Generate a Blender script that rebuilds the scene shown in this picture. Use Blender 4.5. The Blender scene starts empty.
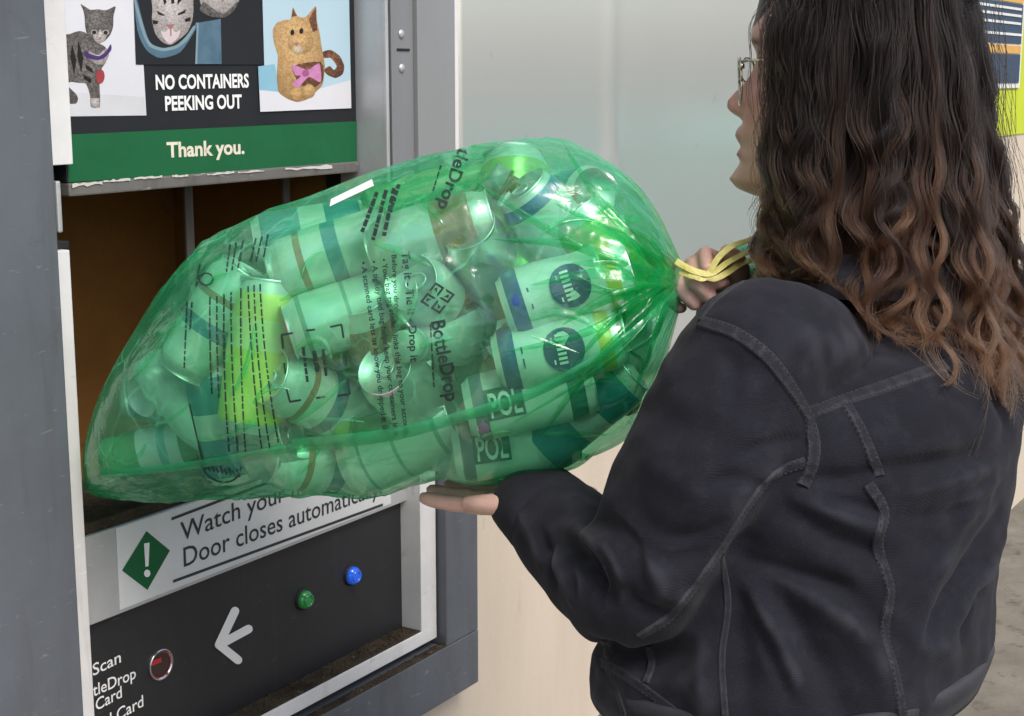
import bpy, bmesh, math, random
import numpy as np
from mathutils import Vector, Matrix
from mathutils.bvhtree import BVHTree

random.seed(7)
rng = np.random.default_rng(7)
scene = bpy.context.scene
COL = scene.collection

# ------------------------------------------------------------------ camera
# world: the building wall is the plane y = 0, the pavement lies at y < 0, z up
CAM_D, CAM_H, FPX = 1.25, 1.50, 1512.35
PITCH, YAW = math.radians(10.57), math.radians(32.21)
camd = bpy.data.cameras.new('camera'); camo = bpy.data.objects.new('camera', camd); COL.objects.link(camo)
camd.sensor_width = 36.0; camd.lens = FPX / 1024 * 36.0
camd.clip_start = 0.05; camd.clip_end = 500
camo.location = (0, -CAM_D, CAM_H)
camo.rotation_euler = (math.pi / 2 - PITCH, 0, YAW - math.pi / 2)
scene.camera = camo

# ------------------------------------------------------------------ light
SUN_EL, SUN_AZ = math.radians(50), math.radians(250)     # direction TO the sun, azimuth counter-clockwise from +x
world = bpy.data.worlds.new('World'); scene.world = world; world.use_nodes = True
wn = world.node_tree.nodes; wl = world.node_tree.links
bg = wn['Background']; sky = wn.new('ShaderNodeTexSky')
sky.sky_type = 'NISHITA'; sky.sun_disc = False
sky.sun_elevation = SUN_EL; sky.sun_rotation = math.pi / 2 - SUN_AZ
sky.air_density = 1.0; sky.dust_density = 4.0; sky.ozone_density = 1.0
wl.new(sky.outputs[0], bg.inputs[0]); bg.inputs[1].default_value = 0.14
sd = bpy.data.lights.new('sun', 'SUN'); sd.energy = 1.3; sd.angle = math.radians(28); sd.color = (1.0, 0.975, 0.94)
so = bpy.data.objects.new('sun', sd); COL.objects.link(so)
sdir = Vector((math.cos(SUN_EL) * math.cos(SUN_AZ), math.cos(SUN_EL) * math.sin(SUN_AZ), math.sin(SUN_EL)))
so.rotation_euler = sdir.to_track_quat('Z', 'Y').to_euler(); so.location = sdir * 20
vs = scene.view_settings
vs.view_transform = 'Standard'; vs.look = 'None'; vs.gamma = 1.0; vs.use_curve_mapping = False
vs.exposure = 0.48
scene.render.engine = 'CYCLES'
scene.cycles.max_bounces = 10; scene.cycles.transparent_max_bounces = 40
scene.cycles.transmission_bounces = 8; scene.cycles.glossy_bounces = 5; scene.cycles.diffuse_bounces = 4
scene.cycles.caustics_reflective = False; scene.cycles.caustics_refractive = False
scene.cycles.sample_clamp_indirect = 6.0
scene.cycles.use_denoising = True

# ------------------------------------------------------------------ projection helpers (pixel of the photograph -> place)
CAM = np.array([0.0, -CAM_D, CAM_H])
FW = np.array([math.cos(YAW) * math.cos(PITCH), math.sin(YAW) * math.cos(PITCH), -math.sin(PITCH)])
RT = np.array([math.sin(YAW), -math.cos(YAW), 0.0]); UP = np.cross(RT, FW)
def ray(px, py): return FW + (px - 512) / FPX * RT + (358 - py) / FPX * UP
def W(px, py, D): return CAM + D * ray(px, py)
def onY(px, py, Y):
    r = ray(px, py); return CAM + (Y + CAM_D) / r[1] * r
def PXY(p):
    q = np.asarray(p) - CAM; D = q @ FW
    return 512 + FPX * (q @ RT) / D, 358 - FPX * (q @ UP) / D, D

# ------------------------------------------------------------------ object helpers
def link(name, mesh, mat=None, parent=None, smooth=False):
    o = bpy.data.objects.new(name, mesh); COL.objects.link(o)
    if mat is not None: mesh.materials.append(mat)
    if parent is not None: o.parent = parent; o.matrix_parent_inverse = Matrix(); o.matrix_parent_inverse = parent.matrix_basis.inverted()
    if smooth: mesh.polygons.foreach_set('use_smooth', [True] * len(mesh.polygons))
    return o
def pydata(name, v, f, mat=None, parent=None, smooth=False):
    m = bpy.data.meshes.new(name); m.from_pydata([tuple(map(float, p)) for p in v], [], [tuple(map(int, q)) for q in f]); m.update()
    return link(name, m, mat, parent, smooth)
def empty(name, loc=(0, 0, 0)):
    o = bpy.data.objects.new(name, None); COL.objects.link(o); o.location = loc; o.empty_display_size = 0.05; return o
def tag(o, label=None, cat=None, group=None, kind=None):
    if label: o['label'] = label
    if cat: o['category'] = cat
    if group: o['group'] = group
    if kind: o['kind'] = kind
    return o
def bm_box(bm, x0, x1, y0, y1, z0, z1, bev=0.0):
    r = bmesh.ops.create_cube(bm, size=1)['verts']
    for v in r: v.co = Vector((x0 + (v.co.x + .5) * (x1 - x0), y0 + (v.co.y + .5) * (y1 - y0), z0 + (v.co.z + .5) * (z1 - z0)))
    if bev > 0:
        es = list({e for v in r for e in v.link_edges})
        bmesh.ops.bevel(bm, geom=es, offset=bev, segments=2, affect='EDGES', profile=0.6)
def boxes(name, lst, mat, parent=None, bev=0.0015):
    bm = bmesh.new()
    for b in lst: bm_box(bm, *b[:6], bev=b[6] if len(b) > 6 else bev)
    m = bpy.data.meshes.new(name); bm.to_mesh(m); bm.free()
    return link(name, m, mat, parent)
def lathe_data(profile, n=32, close=True):
    v = []; f = []
    for (r, z) in profile:
        for k in range(n):
            a = 2 * math.pi * k / n; v.append((r * math.cos(a), r * math.sin(a), z))
    m = len(profile)
    for i in range(m - 1):
        for k in range(n):
            k2 = (k + 1) % n; f.append((i * n + k, i * n + k2, (i + 1) * n + k2, (i + 1) * n + k))
    if close:
        f.append(tuple(reversed(range(n)))); f.append(tuple(range((m - 1) * n, m * n)))
    return v, f
def lathe_mesh(name, profile, n=32, close=True):
    v, f = lathe_data(profile, n, close)
    m = bpy.data.meshes.new(name); m.from_pydata(v, [], f); m.update()
    m.polygons.foreach_set('use_smooth', [len(p.vertices) == 4 for p in m.polygons])
    return m
def tube_data(pts, radii, n=8, caps=True, flat=None):
    pts = np.asarray(pts, float); k = len(pts)
    if np.isscalar(radii): radii = [radii] * k
    tan = np.gradient(pts, axis=0); tan /= np.linalg.norm(tan, axis=1)[:, None] + 1e-12
    ref = np.array([0, 0, 1.0]) if abs(tan[0][2]) < .9 else np.array([1.0, 0, 0])
    v = []; f = []
    a = ref - tan[0] * (ref @ tan[0]); a /= np.linalg.norm(a)
    for i in range(k):
        a = a - tan[i] * (a @ tan[i]); a /= np.linalg.norm(a) + 1e-12
        b = np.cross(tan[i], a)
        r = radii[i]; ra, rb = (r if not np.isscalar(r) else (r, r))
        for j in range(n):
            t = 2 * math.pi * j / n
            v.append(pts[i] + a * math.cos(t) * ra + b * math.sin(t) * rb)
    for i in range(k - 1):
        for j in range(n):
            j2 = (j + 1) % n; f.append((i * n + j, i * n + j2, (i + 1) * n + j2, (i + 1) * n + j))
    if caps: f.append(tuple(reversed(range(n)))); f.append(tuple(range((k - 1) * n, k * n)))
    return v, f
def tube(name, pts, radii, mat, parent=None, n=8):
    v, f = tube_data(pts, radii, n); return pydata(name, v, f, mat, parent, True)
def catmull(P, m=8):
    P = np.asarray(P, float); P = np.vstack([2 * P[0] - P[1], P, 2 * P[-1] - P[-2]]); out = []
    for i in range(1, len(P) - 2):
        for t in np.linspace(0, 1, m, endpoint=False):
            p0, p1, p2, p3 = P[i - 1:i + 3]
            out.append(.5 * (2 * p1 + (p2 - p0) * t + (2 * p0 - 5 * p1 + 4 * p2 - p3) * t * t + (3 * p1 - p0 - 3 * p2 + p3) * t ** 3))
    out.append(P[-2]); return np.array(out)
_txt = {}
def text_flat(s, bold=0.0, space=1.0):
    """vertices (x, y) and faces of a line of lettering; capital height about 0.7"""
    key = (s, bold, space)
    if key in _txt: return _txt[key]
    c = bpy.data.curves.new('lettering', 'FONT'); c.body = s; c.size = 1.0; c.resolution_u = 3; c.offset = bold; c.space_character = space
    c.fill_mode = 'FRONT'
    o = bpy.data.objects.new('lettering', c); COL.objects.link(o)
    dg = bpy.context.evaluated_depsgraph_get(); m = bpy.data.meshes.new_from_object(o.evaluated_get(dg))
    v = np.array([q.co[:2] for q in m.vertices]).reshape(-1, 2); f = [tuple(p.vertices) for p in m.polygons]
    bpy.data.objects.remove(o); bpy.data.curves.remove(c); bpy.data.meshes.remove(m)
    _txt[key] = (v, f); return v, f

# ------------------------------------------------------------------ material helpers
def nodemat(name):
    m = bpy.data.materials.new(name); m.use_nodes = True
    nt = m.node_tree; return m, nt, nt.nodes['Principled BSDF']
def noise(nt, scale, detail=4, rough=.55, coords='Object', vec=None, dist=0.0):
    t = nt.nodes.new('ShaderNodeTexNoise'); t.inputs['Scale'].default_value = scale; t.inputs['Detail'].default_value = detail
    t.inputs['Roughness'].default_value = rough; t.inputs['Distortion'].default_value = dist
    if vec is None:
        c = nt.nodes.new('ShaderNodeTexCoord'); vec = c.outputs[coords]
    nt.links.new(vec, t.inputs['Vector']); return t.outputs['Fac']
def mapped(nt, scale, coords='Object'):
    c = nt.nodes.new('ShaderNodeTexCoord'); mp = nt.nodes.new('ShaderNodeMapping'); mp.inputs['Scale'].default_value = scale
    nt.links.new(c.outputs[coords], mp.inputs['Vector']); return mp.outputs[0]
def ramp(nt, fac, stops):
    r = nt.nodes.new('ShaderNodeValToRGB'); els = r.color_ramp.elements
    while len(els) < len(stops): els.new(0.5)
    for e, (p, c) in zip(els, stops): e.position = p; e.color = (*c, 1) if len(c) == 3 else c
    nt.links.new(fac, r.inputs[0]); return r.outputs[0]
def mixc(nt, fac, a, b, mode='MIX'):
    m = nt.nodes.new('ShaderNodeMix'); m.data_type = 'RGBA'; m.blend_type = mode
    for sock, val in ((m.inputs[0], fac), (m.inputs[6], a), (m.inputs[7], b)):
        if hasattr(val, 'is_linked'): nt.links.new(val, sock)
        else: sock.default_value = val if not isinstance(val, tuple) else ((*val, 1) if len(val) == 3 else val)
    return m.outputs[2]
def bump(nt, height, strength, dist, bsdf, prev=None):
    b = nt.nodes.new('ShaderNodeBump'); b.inputs['Strength'].default_value = strength; b.inputs['Distance'].default_value = dist
    nt.links.new(height, b.inputs['Height'])
    if prev is not None: nt.links.new(prev, b.inputs['Normal'])
    if bsdf is not None: nt.links.new(b.outputs[0], bsdf.inputs['Normal'])
    return b.outputs[0]
def surf(name, c1, c2=None, scale=8, rough=.5, metal=0.0, bscale=200, bstr=.15, bdist=.002, stretch=(1, 1, 1), dirt=None, dirt_at=.62, spec=.5, coat=0.0, lo=.35, hi=.7):
    m, nt, b = nodemat(name)
    c2 = c2 or tuple(x * .8 for x in c1)
    vec = mapped(nt, stretch)
    n1 = noise(nt, scale, 6, .6, vec=vec)
    colr = ramp(nt, n1, [(lo, c1), (hi, c2)])
    if dirt:
        n2 = noise(nt, scale * 2.7, 8, .7, vec=vec, dist=.4)
        fac = ramp(nt, n2, [(dirt_at, (0, 0, 0)), (dirt_at + .14, (1, 1, 1))])
        colr = mixc(nt, fac, colr, dirt)
    nt.links.new(colr, b.inputs['Base Color'])
    b.inputs['Metallic'].default_value = metal; b.inputs['Specular IOR Level'].default_value = spec
    b.inputs['Coat Weight'].default_value = coat
    rr = nt.nodes.new('ShaderNodeMapRange'); rr.inputs[3].default_value = max(.02, rough - .08); rr.inputs[4].default_value = min(1, rough + .1)
    nt.links.new(noise(nt, scale * 4, 5, .6, vec=vec), rr.inputs[0]); nt.links.new(rr.outputs[0], b.inputs['Roughness'])
    if bstr > 0: bump(nt, noise(nt, bscale, 5, .6), bstr, bdist, b)
    return m
def plain(name, c, rough=.5, metal=0.0, spec=.5, vary=.12, scale=60):
    return surf(name, c, tuple(x * (1 - vary) for x in c), scale=scale, rough=rough, metal=metal, bstr=.05, bscale=400, bdist=.0005, spec=spec)
# ================================================================== SETTING
M = {}
M['plaster'] = surf('plaster', (.60, .53, .435), (.535, .465, .375), scale=3.0, rough=.85, bscale=90, bstr=.25, bdist=.003, stretch=(2.0, 2.0, .45), dirt=(.44, .375, .29), dirt_at=.58, spec=.2)
M['concrete'] = surf('concrete', (.21, .195, .168), (.135, .125, .105), scale=5, rough=.9, bscale=60, bstr=.5, bdist=.006, dirt=(.09, .08, .065), dirt_at=.54, spec=.2)
M['lime'] = surf('lime_paint', (.56, .66, .035), (.50, .60, .03), scale=6, rough=.6, bscale=120, bstr=.1, bdist=.002)
M['steel'] = surf('satin_steel', (.95, .96, .96), (.91, .92, .92), scale=2.5, rough=.19, metal=.82, bscale=5, bstr=.012, bdist=.01)
M['slate'] = surf('slate_paint', (.105, .118, .138), (.088, .098, .115), scale=9, rough=.45, bscale=160, bstr=.12, bdist=.001, dirt=(.20, .195, .185), dirt_at=.66)
M['alu'] = surf('aluminium', (.56, .57, .58), (.47, .48, .49), scale=14, rough=.42, metal=.45, bscale=300, bstr=.08, bdist=.001, stretch=(1, 1, .2), dirt=(.28, .25, .21), dirt_at=.66)
M['alu_white'] = surf('white_aluminium', (.78, .78, .78), (.70, .70, .70), scale=20, rough=.45, bscale=300, bstr=.08, bdist=.001, dirt=(.40, .37, .32), dirt_at=.68)
M['dark_gap'] = plain('dark_gap', (.012, .012, .013), .7)
M['zinc'] = surf('zinc_steel', (.30, .31, .325), (.25, .26, .27), scale=12, rough=.45, metal=.35, bscale=300, bstr=.08, bdist=.001, stretch=(1, 1, .2))
M['rust'] = surf('rusty_steel', (.27, .125, .022), (.18, .082, .015), scale=7, rough=.75, bscale=80, bstr=.3, bdist=.004, dirt=(.12, .06, .018), dirt_at=.6)
M['grime'] = surf('grime', (.075, .058, .04), (.035, .027, .02), scale=25, rough=.95, bscale=90, bstr=.9, bdist=.008, dirt=(.20, .16, .11), dirt_at=.6, spec=.1)
M['black_panel'] = surf('black_panel', (.018, .018, .021), (.026, .026, .029), scale=7, rough=.42, bscale=400, bstr=.06, bdist=.0006, dirt=(.055, .053, .05), dirt_at=.72)
M['ink_white'] = plain('white_print', (.90, .90, .89), .5, vary=.05)
M['ink_cream'] = plain('cream_print', (.78, .74, .60), .5)
M['ink_dark'] = plain('dark_print', (.03, .032, .036), .5)
M['green_print'] = surf('green_print', (.012, .125, .046), (.010, .108, .040), scale=10, rough=.6, bstr=.05, spec=.25)
M['sign_dark'] = surf('dark_sign', (.016, .0185, .022), (.020, .0225, .026), scale=10, rough=.6, bstr=.04, spec=.25)

def worn_paint(name, c, grime, scratch, rough=.45, metal=0.0, g_at=.5, s_at=.66):
    m, nt, b = nodemat(name)
    n1 = noise(nt, 6, 6, .65); col = ramp(nt, n1, [(.3, tuple(x * .88 for x in c)), (.7, tuple(min(1, x * 1.14) for x in c))])
    nd = noise(nt, 30, 7, .7, vec=mapped(nt, (1, 1, .12)), dist=.3); col = mixc(nt, ramp(nt, nd, [(g_at, (0, 0, 0)), (g_at + .25, (.55, .55, .55))]), col, grime)
    nb = noise(nt, 22, 9, .75, dist=.6); col = mixc(nt, ramp(nt, nb, [(.60, (0, 0, 0)), (.70, (.6, .6, .6))]), col, grime)
    ns = noise(nt, 160, 4, .6, vec=mapped(nt, (.25, .25, 1.0)), dist=.8); col = mixc(nt, ramp(nt, ns, [(s_at, (0, 0, 0)), (s_at + .05, (.7, .7, .7))]), col, scratch)
    nt.links.new(col, b.inputs['Base Color']); b.inputs['Metallic'].default_value = metal
    rr = nt.nodes.new('ShaderNodeMapRange'); rr.inputs[3].default_value = rough - .1; rr.inputs[4].default_value = rough + .2; nt.links.new(nb, rr.inputs[0]); nt.links.new(rr.outputs[0], b.inputs['Roughness'])
    bump(nt, noise(nt, 140, 5, .6), .15, .0012, b); return m
M['slate'] = worn_paint('slate_paint', (.108, .121, .142), (.075, .072, .07), (.24, .24, .24))
M['alu'] = worn_paint('aluminium', (.52, .53, .54), (.25, .23, .20), (.70, .70, .70), .42, .4, .56)
M['alu_white'] = worn_paint('white_aluminium', (.72, .72, .72), (.36, .33, .28), (.82, .82, .82), .45, 0, .55)
M['black_panel'] = worn_paint('black_panel', (.020, .020, .0235), (.045, .042, .038), (.075, .075, .075), .42, 0, .54, .68)
ms_, nt_, b_ = nodemat('satin_steel'); nn_ = noise(nt_, 1.6, 3, .5); nt_.links.new(ramp(nt_, nn_, [(.3, (.84, .875, .865)), (.7, (.91, .94, .93))]), b_.inputs['Base Color']); b_.inputs['Metallic'].default_value = .66; b_.inputs['Roughness'].default_value = .17
sp_ = noise(nt_, 14, 3, .5); nt_.links.new(mixc(nt_, ramp(nt_, sp_, [(.70, (0, 0, 0)), (.78, (.35, .35, .35))]), ramp(nt_, nn_, [(.3, (.84, .875, .865)), (.7, (.91, .94, .93))]), (.55, .56, .55)), b_.inputs['Base Color'])
M['steel'] = ms_
M['dirty_edge'] = worn_paint('dirty_edge', (.15, .145, .135), (.05, .042, .034), (.34, .33, .31), .6, .1, .5, .62)
M['strap'] = worn_paint('dull_strap', (.17, .16, .15), (.07, .05, .03), (.3, .3, .29), .6, .1)
ground = boxes('pavement', [(-6, 40, -30, 0.6, -0.2, 0.0, 0)], M['concrete']); tag(ground, 'grey textured concrete pavement in front of the building', kind='structure')

# building wall with a hole where the drop machine is built in
def wall_with_hole(x0, x1, z0, z1, hx0, hx1, hz0, hz1, y0, y1):
    return [(x0, hx0, y0, y1, z0, z1, 0), (hx1, x1, y0, y1, z0, z1, 0), (hx0, hx1, y0, y1, z0, hz0, 0), (hx0, hx1, y0, y1, hz1, z1, 0)]
wall = boxes('building_wall', wall_with_hole(-3, 14, 0, 3.4, 1.0, 1.78, .60, 2.3, 0.0, .9), M['plaster'], bev=0)
tag(wall, 'cream plastered building wall behind the drop machine and the woman', 'wall')
limeo = boxes('paint_field', [(4.15, 9.0, -.004, -.0005, 1.315, 2.6, 0)], M['lime'], wall)

# steel panel: a broad sheet with a shallow vertical crease shaped to yield a highlight
def steel_panel():
    nx, nz = 160, 30; x0, x1, z0, z1 = 1.818, 4.1, .965, 2.5; v = []; f = []
    for j in range(nz + 1):
        for i in range(nx + 1):
            x = x0 + (x1 - x0) * i / nx; z = z0 + (z1 - z0) * j / nz
            y = -.012 - .0035 * math.exp(-((x - 2.275) / .022) ** 2) - .0015 * math.sin(x * 2.3 + 1) * math.sin(z * 3.1)
            y -= .006 * math.exp(-((x - 2.275) / .03) ** 2 - ((z - 1.34) / .035) ** 2)
            v.append((x, y, z))
    for j in range(nz):
        for i in range(nx):
            a = j * (nx + 1) + i; f.append((a, a + 1, a + nx + 2, a + nx + 1))
    return pydata('steel_panel', v, f, M['steel'], None, True)
sp = steel_panel(); tag(sp, 'satin grey steel sheet on the wall between the machine and her face', 'panel')
sol = sp.modifiers.new('thickness', 'SOLIDIFY'); sol.thickness = .008; sol.offset = -1
boxes('shadow_gap_strip', [(1.8075, 1.8165, -.012, 0, .965, 2.5)], M['dark_gap'], sp)  # near-black strip painted in for the shadow gap along the sheet

# printed notice on the lime paint, seen past her hair
pn = empty('notice_poster', (4.6, -.006, 1.2)); tag(pn, 'small navy and orange notice on the lime green paint behind her hair', 'poster')
M['navy'] = plain('navy_print', (.045, .075, .13), .5); M['orange'] = plain('orange_print', (.72, .42, .11), .5); M['paper'] = plain('paper_white', (.76, .77, .76), .6)
NX0, NX1 = 4.36, 5.00
zt = onY(1005, -40, 0)[2]
boxes('sheet', [(NX0, NX1, -.010, -.006, 1.462, 2.0, 0)], M['paper'], pn)
def zrow(py): return onY(1000, py, 0)[2]
for (a, b, mk) in ((2, 43, 'navy'), (54, 83, 'navy'), (45, 53, 'orange'), (-8, 1, 'orange'), (-60, -10, 'navy')):
    boxes('printed_field', [(NX0 + .02, NX1 - .025, -.013, -.0101, zrow(b), zrow(a), 0)], M[mk], pn)
for (a, b) in ((6, 8.5), (13, 15.5), (21, 23.5), (32.5, 35)):
    boxes('printed_line', [(NX0 + .06, NX1 - (.05 if a < 30 else .03), -.0155, -.0131, zrow(b), zrow(a), 0)], M['paper'], pn)

# teal tub added out of view, only to tint the steel sheet's reflection
M['teal'] = surf('teal_paint', (.018, .40, .31), (.016, .34, .26), scale=4, rough=.55, bscale=60, bstr=.1)
def reflection_prop():
    x0, x1, y0, y1, h = 9.0, 17.5, -7.2, -3.6, 1.05
    v = [(x0 + .5, y0 + .3, .05), (x1 - .5, y0 + .3, .05), (x1 - .5, y1 - .3, .05), (x0 + .5, y1 - .3, .05), (x0, y0, h), (x1, y0, h), (x1, y1, h), (x0, y1, h),
         (x0 + .1, y0 + .1, h), (x1 - .1, y0 + .1, h), (x1 - .1, y1 - .1, h), (x0 + .1, y1 - .1, h), (x0 + .6, y0 + .4, .15), (x1 - .6, y0 + .4, .15), (x1 - .6, y1 - .4, .15), (x0 + .6, y1 - .4, .15)]
    f = [(3, 2, 1, 0)]
    for b in (0, 4, 8):
        for k in range(4): f.append((b + k, b + (k + 1) % 4, b + 4 + (k + 1) % 4, b + 4 + k))
    f.append((12, 13, 14, 15))
    return pydata('reflection_prop', v, f, M['teal'])
sk = reflection_prop(); tag(sk, 'unseen teal tub added so that the grey steel sheet reflects teal', 'reflection_prop')
boxes('rib', [(10.5 + k * 1.4, 10.58 + k * 1.4, -3.62, -3.50, .1, 1.0) for k in range(1)], M['teal'], sk)

# ================================================================== DROP MACHINE
mach = empty('bag_drop_machine', (1.06, -.04, .587)); tag(mach, 'bag return machine in a slate grey frame with an open hatch and kitten poster', 'machine')
boxes('outer_frame', [(.62, 1.053, -.040, .02, .587, 2.3), (1.740, 1.824, -.040, .02, .672, 1.19), (1.0531, 1.824, -.0405, .02, .587, .6715)], M['slate'], mach, bev=.002)
# shadow gap and worn strip beside the left post
inn = boxes('inner_frame', [(1.04, 1.081, -.025, .04, .70, 1.322), (1.698, 1.736, -.025, .02, .700, 1.19), (1.045, 1.736, -.0252, .02, .684, .7045)], M['alu_white'], mach, bev=.0012)
boxes('side_channel', [(1.03, 1.066, -.012, .05, 1.322, 1.41), (1.0835, 1.0985, .012, .05, .70, 1.40)], M['dark_gap'], mach, bev=0)
boxes('latch_strip', [(1.086, 1.0925, -.004, .012, 1.338, 1.392)], M['alu'], mach, bev=.002)
boxes('latch_wedge', [(1.066, 1.090, -.015, .012, 1.322, 1.330)], M['dark_gap'], mach, bev=.001)
boxes('jamb_return', [(1.6985, 1.712, -.0245, .03, .7046, 1.19)], M['zinc'], mach, bev=0)
# frame left of the poster, right jamb and post beside the poster
boxes('door_edge', [(1.045, 1.1035, -.012, .02, 1.409, 2.3)], M['alu_white'], mach, bev=.001)
boxes('right_jamb', [(1.6005, 1.607, -.049, .03, 1.20, 2.3)], M['alu'], mach, bev=.0015)
boxes('jamb_gap', [(1.607, 1.660, .0, .03, 1.20, 2.3)], M['dark_gap'], mach, bev=0)
jb = boxes('guide_rail', [(1.650, 1.700, -.021, .03, 1.20, 2.3)], M['zinc'], mach, bev=.0015)
for z in (1.51, 1.555): 
    m = lathe_mesh('bolt', [(.0, .002), (.005, .002), (.006, 0)], 10, False); b = link('bolt', m, M['alu'], jb); b.location = (1.672, -.0215, z); b.rotation_euler = (math.pi / 2, 0, 0); b.matrix_parent_inverse = Matrix()
boxes('rail_notch', [(1.662, 1.690, -.0225, -.020, 1.533, 1.536)], M['dark_gap'], mach, bev=0)
M['post'] = surf('grey_post', (.36, .37, .38), (.32, .33, .335), scale=7, rough=.38, metal=.3, bscale=200, bstr=.05, stretch=(1, 1, .3))
boxes('upper_post', [(1.700, 1.790, -.028, .03, 1.20, 2.3)], M['post'], mach, bev=.0015)
boxes('post_bead', [(1.791, 1.806, -.024, .03, 1.20, 2.3)], M['alu_white'], mach, bev=.003)
# filler behind, between frame pieces
boxes('back_plate', [(1.0, 1.0985, .051, .07, .60, 2.3), (1.0986, 1.6, .05, .07, 1.60, 2.3), (1.6075, 1.778, .0301, .06, .60, 2.3), (1.0985, 1.70, .03, .05, .59, .89)], M['dark_gap'], mach, bev=0)
# ---- hatch cavity
cx0, cx1, cz0, cz1, cy = 1.0986, 1.6, 1.000, 1.60, .34
boxes('hatch_chamber', [(cx0 - .02, cx0, .07, cy, cz0, cz1), (cx1, cx1 + .02, .0605, cy, cz0, cz1), (cx0 - .02, cx1 + .02, cy, cy + .02, cz0 - .02, cz1 + .02), (cx0, cx1, .0705, cy, cz1, cz1 + .02), (cx0, cx1, .03, cy, cz0 - .02, cz0)], M['rust'], mach, bev=0)
for (px, w) in ((188, .014), (286, .014)):
    p = onY(px, 200, .10); boxes('guide_strap', [(p[0] - w / 2, p[0] + w / 2, .098, .102, 1.20 if px < 200 else 1.33, 1.45)], M['strap'], mach, bev=.001)
# sill: worn timber packing under the bag
boxes('sill', [(1.0995, 1.60, .004, .03, 1.001, 1.014), (1.0995, 1.60, .031, .07, 1.001, 1.009), (1.0995, 1.60, .071, .16, 1.001, 1.012)], M['grime'], mach, bev=.002)
# ---- door with the kitten poster
door = boxes('door', [(1.1042, 1.599, .0, .03, 1.389, 2.3)], M['sign_dark'], mach, bev=.001)
YS = -.0006
def flat_poly(name, pts, Y, mat, parent):
    """flat print on the poster plane, outline in pixels of the photograph"""
    P = [onY(x, y, YS) for x, y in pts]
    v = [(p[0], Y, p[2]) for p in P]
    bm = bmesh.new(); vs_ = [bm.verts.new(q) for q in v]; fc = bm.faces.new(vs_); bm.normal_update()
    if fc.normal.y > 0: fc.normal_flip()
    bmesh.ops.triangulate(bm, faces=bm.faces[:]); m = bpy.data.meshes.new(name); bm.to_mesh(m); bm.free()
    return link(name, m, mat, parent)
lev = [0]
def smooth_closed(pts, m=4):
    P = np.array(pts, float); n = len(P); out = []
    for i in range(n):
        p0, p1, p2, p3 = P[i - 1], P[i], P[(i + 1) % n], P[(i + 2) % n]
        for t in np.linspace(0, 1, m, endpoint=False):
            out.append(tuple(.5 * (2 * p1 + .7 * (p2 - p0) * t + (2 * (.7 * p0 - (3 - .7) / 1 * p1 * 1 + 0 * p2) * 0 + (1.4 * p0 - (6 - .7) * p1 + (6 - 1.4) * p2 - .7 * p3)) * t * t + (-.7 * p0 + (4 - .7) * p1 + (.7 - 4) * p2 + .7 * p3) * t ** 3)))
    return out
def P_(name, pts, mat): 
    lev[0] += 1
    if any(k in name for k in ('kitten', 'bow', 'pocket_cloth', 'pocket_hem')) and len(pts) > 5 and 'photo' not in name: pts = smooth_closed(pts)
    return flat_poly(name, pts, YS - .00003 * lev[0], mat, door)
def ell(cx, cy, a, b, n=16, rot=0):
    return [(cx + a * math.cos(t) * math.cos(rot) - b * math.sin(t) * math.sin(rot), cy + a * math.cos(t) * math.sin(rot) + b * math.sin(t) * math.cos(rot)) for t in [2 * math.pi * k / n for k in range(n)]]
def fur(name, c1, c2, c3, sc=160, st=(.8, 1, 1.3)):
    m, nt, b = nodemat(name)
    v = mapped(nt, st); n1 = noise(nt, sc * 2.2, 8, .8, vec=v, dist=.25); n2 = noise(nt, sc * 9, 3, .7)
    c = ramp(nt, n1, [(.36, c1), (.5, c2), (.62, c3)]); c = mixc(nt, n2, c, (.5, .48, .45), 'SOFT_LIGHT')
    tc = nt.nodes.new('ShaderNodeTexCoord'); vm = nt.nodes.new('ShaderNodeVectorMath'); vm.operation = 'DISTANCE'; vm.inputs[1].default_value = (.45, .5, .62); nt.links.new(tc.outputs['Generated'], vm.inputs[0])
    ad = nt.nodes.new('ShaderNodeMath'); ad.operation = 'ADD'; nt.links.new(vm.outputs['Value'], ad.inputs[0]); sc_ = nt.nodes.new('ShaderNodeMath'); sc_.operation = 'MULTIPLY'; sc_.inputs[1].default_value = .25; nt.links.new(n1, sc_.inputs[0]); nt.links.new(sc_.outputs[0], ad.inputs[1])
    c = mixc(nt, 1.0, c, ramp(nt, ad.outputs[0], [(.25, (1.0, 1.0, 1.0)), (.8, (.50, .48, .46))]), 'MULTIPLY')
    nt.links.new(c, b.inputs['Base Color']); b.inputs['Roughness'].default_value = .4; return m
M['photo_white'] = surf('photo_white', (.66, .67, .72), (.74, .75, .79), scale=5, rough=.35, bstr=0)
M['photo_floor'] = surf('photo_floor', (.56, .57, .61), (.66, .67, .70), scale=9, rough=.35, bstr=0)
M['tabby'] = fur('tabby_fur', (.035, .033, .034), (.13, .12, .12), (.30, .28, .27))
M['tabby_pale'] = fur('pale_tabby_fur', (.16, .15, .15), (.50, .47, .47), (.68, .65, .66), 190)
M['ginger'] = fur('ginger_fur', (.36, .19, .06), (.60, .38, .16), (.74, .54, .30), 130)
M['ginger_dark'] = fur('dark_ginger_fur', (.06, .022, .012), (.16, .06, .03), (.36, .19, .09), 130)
M['muzzle_pink'] = surf('pinkish_print', (.66, .58, .60), (.58, .48, .50), scale=60, rough=.4, bstr=0)
M['purple'] = plain('purple_print', (.07, .03, .16), .4); M['redtag'] = plain('red_print', (.34, .05, .055), .4)
M['pink'] = surf('pink_print', (.62, .27, .50), (.48, .16, .36), scale=90, rough=.4, bstr=0)
M['eye'] = plain('eye_print', (.015, .013, .012), .3); M['nose'] = plain('nose_print', (.36, .17, .16), .4)
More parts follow.
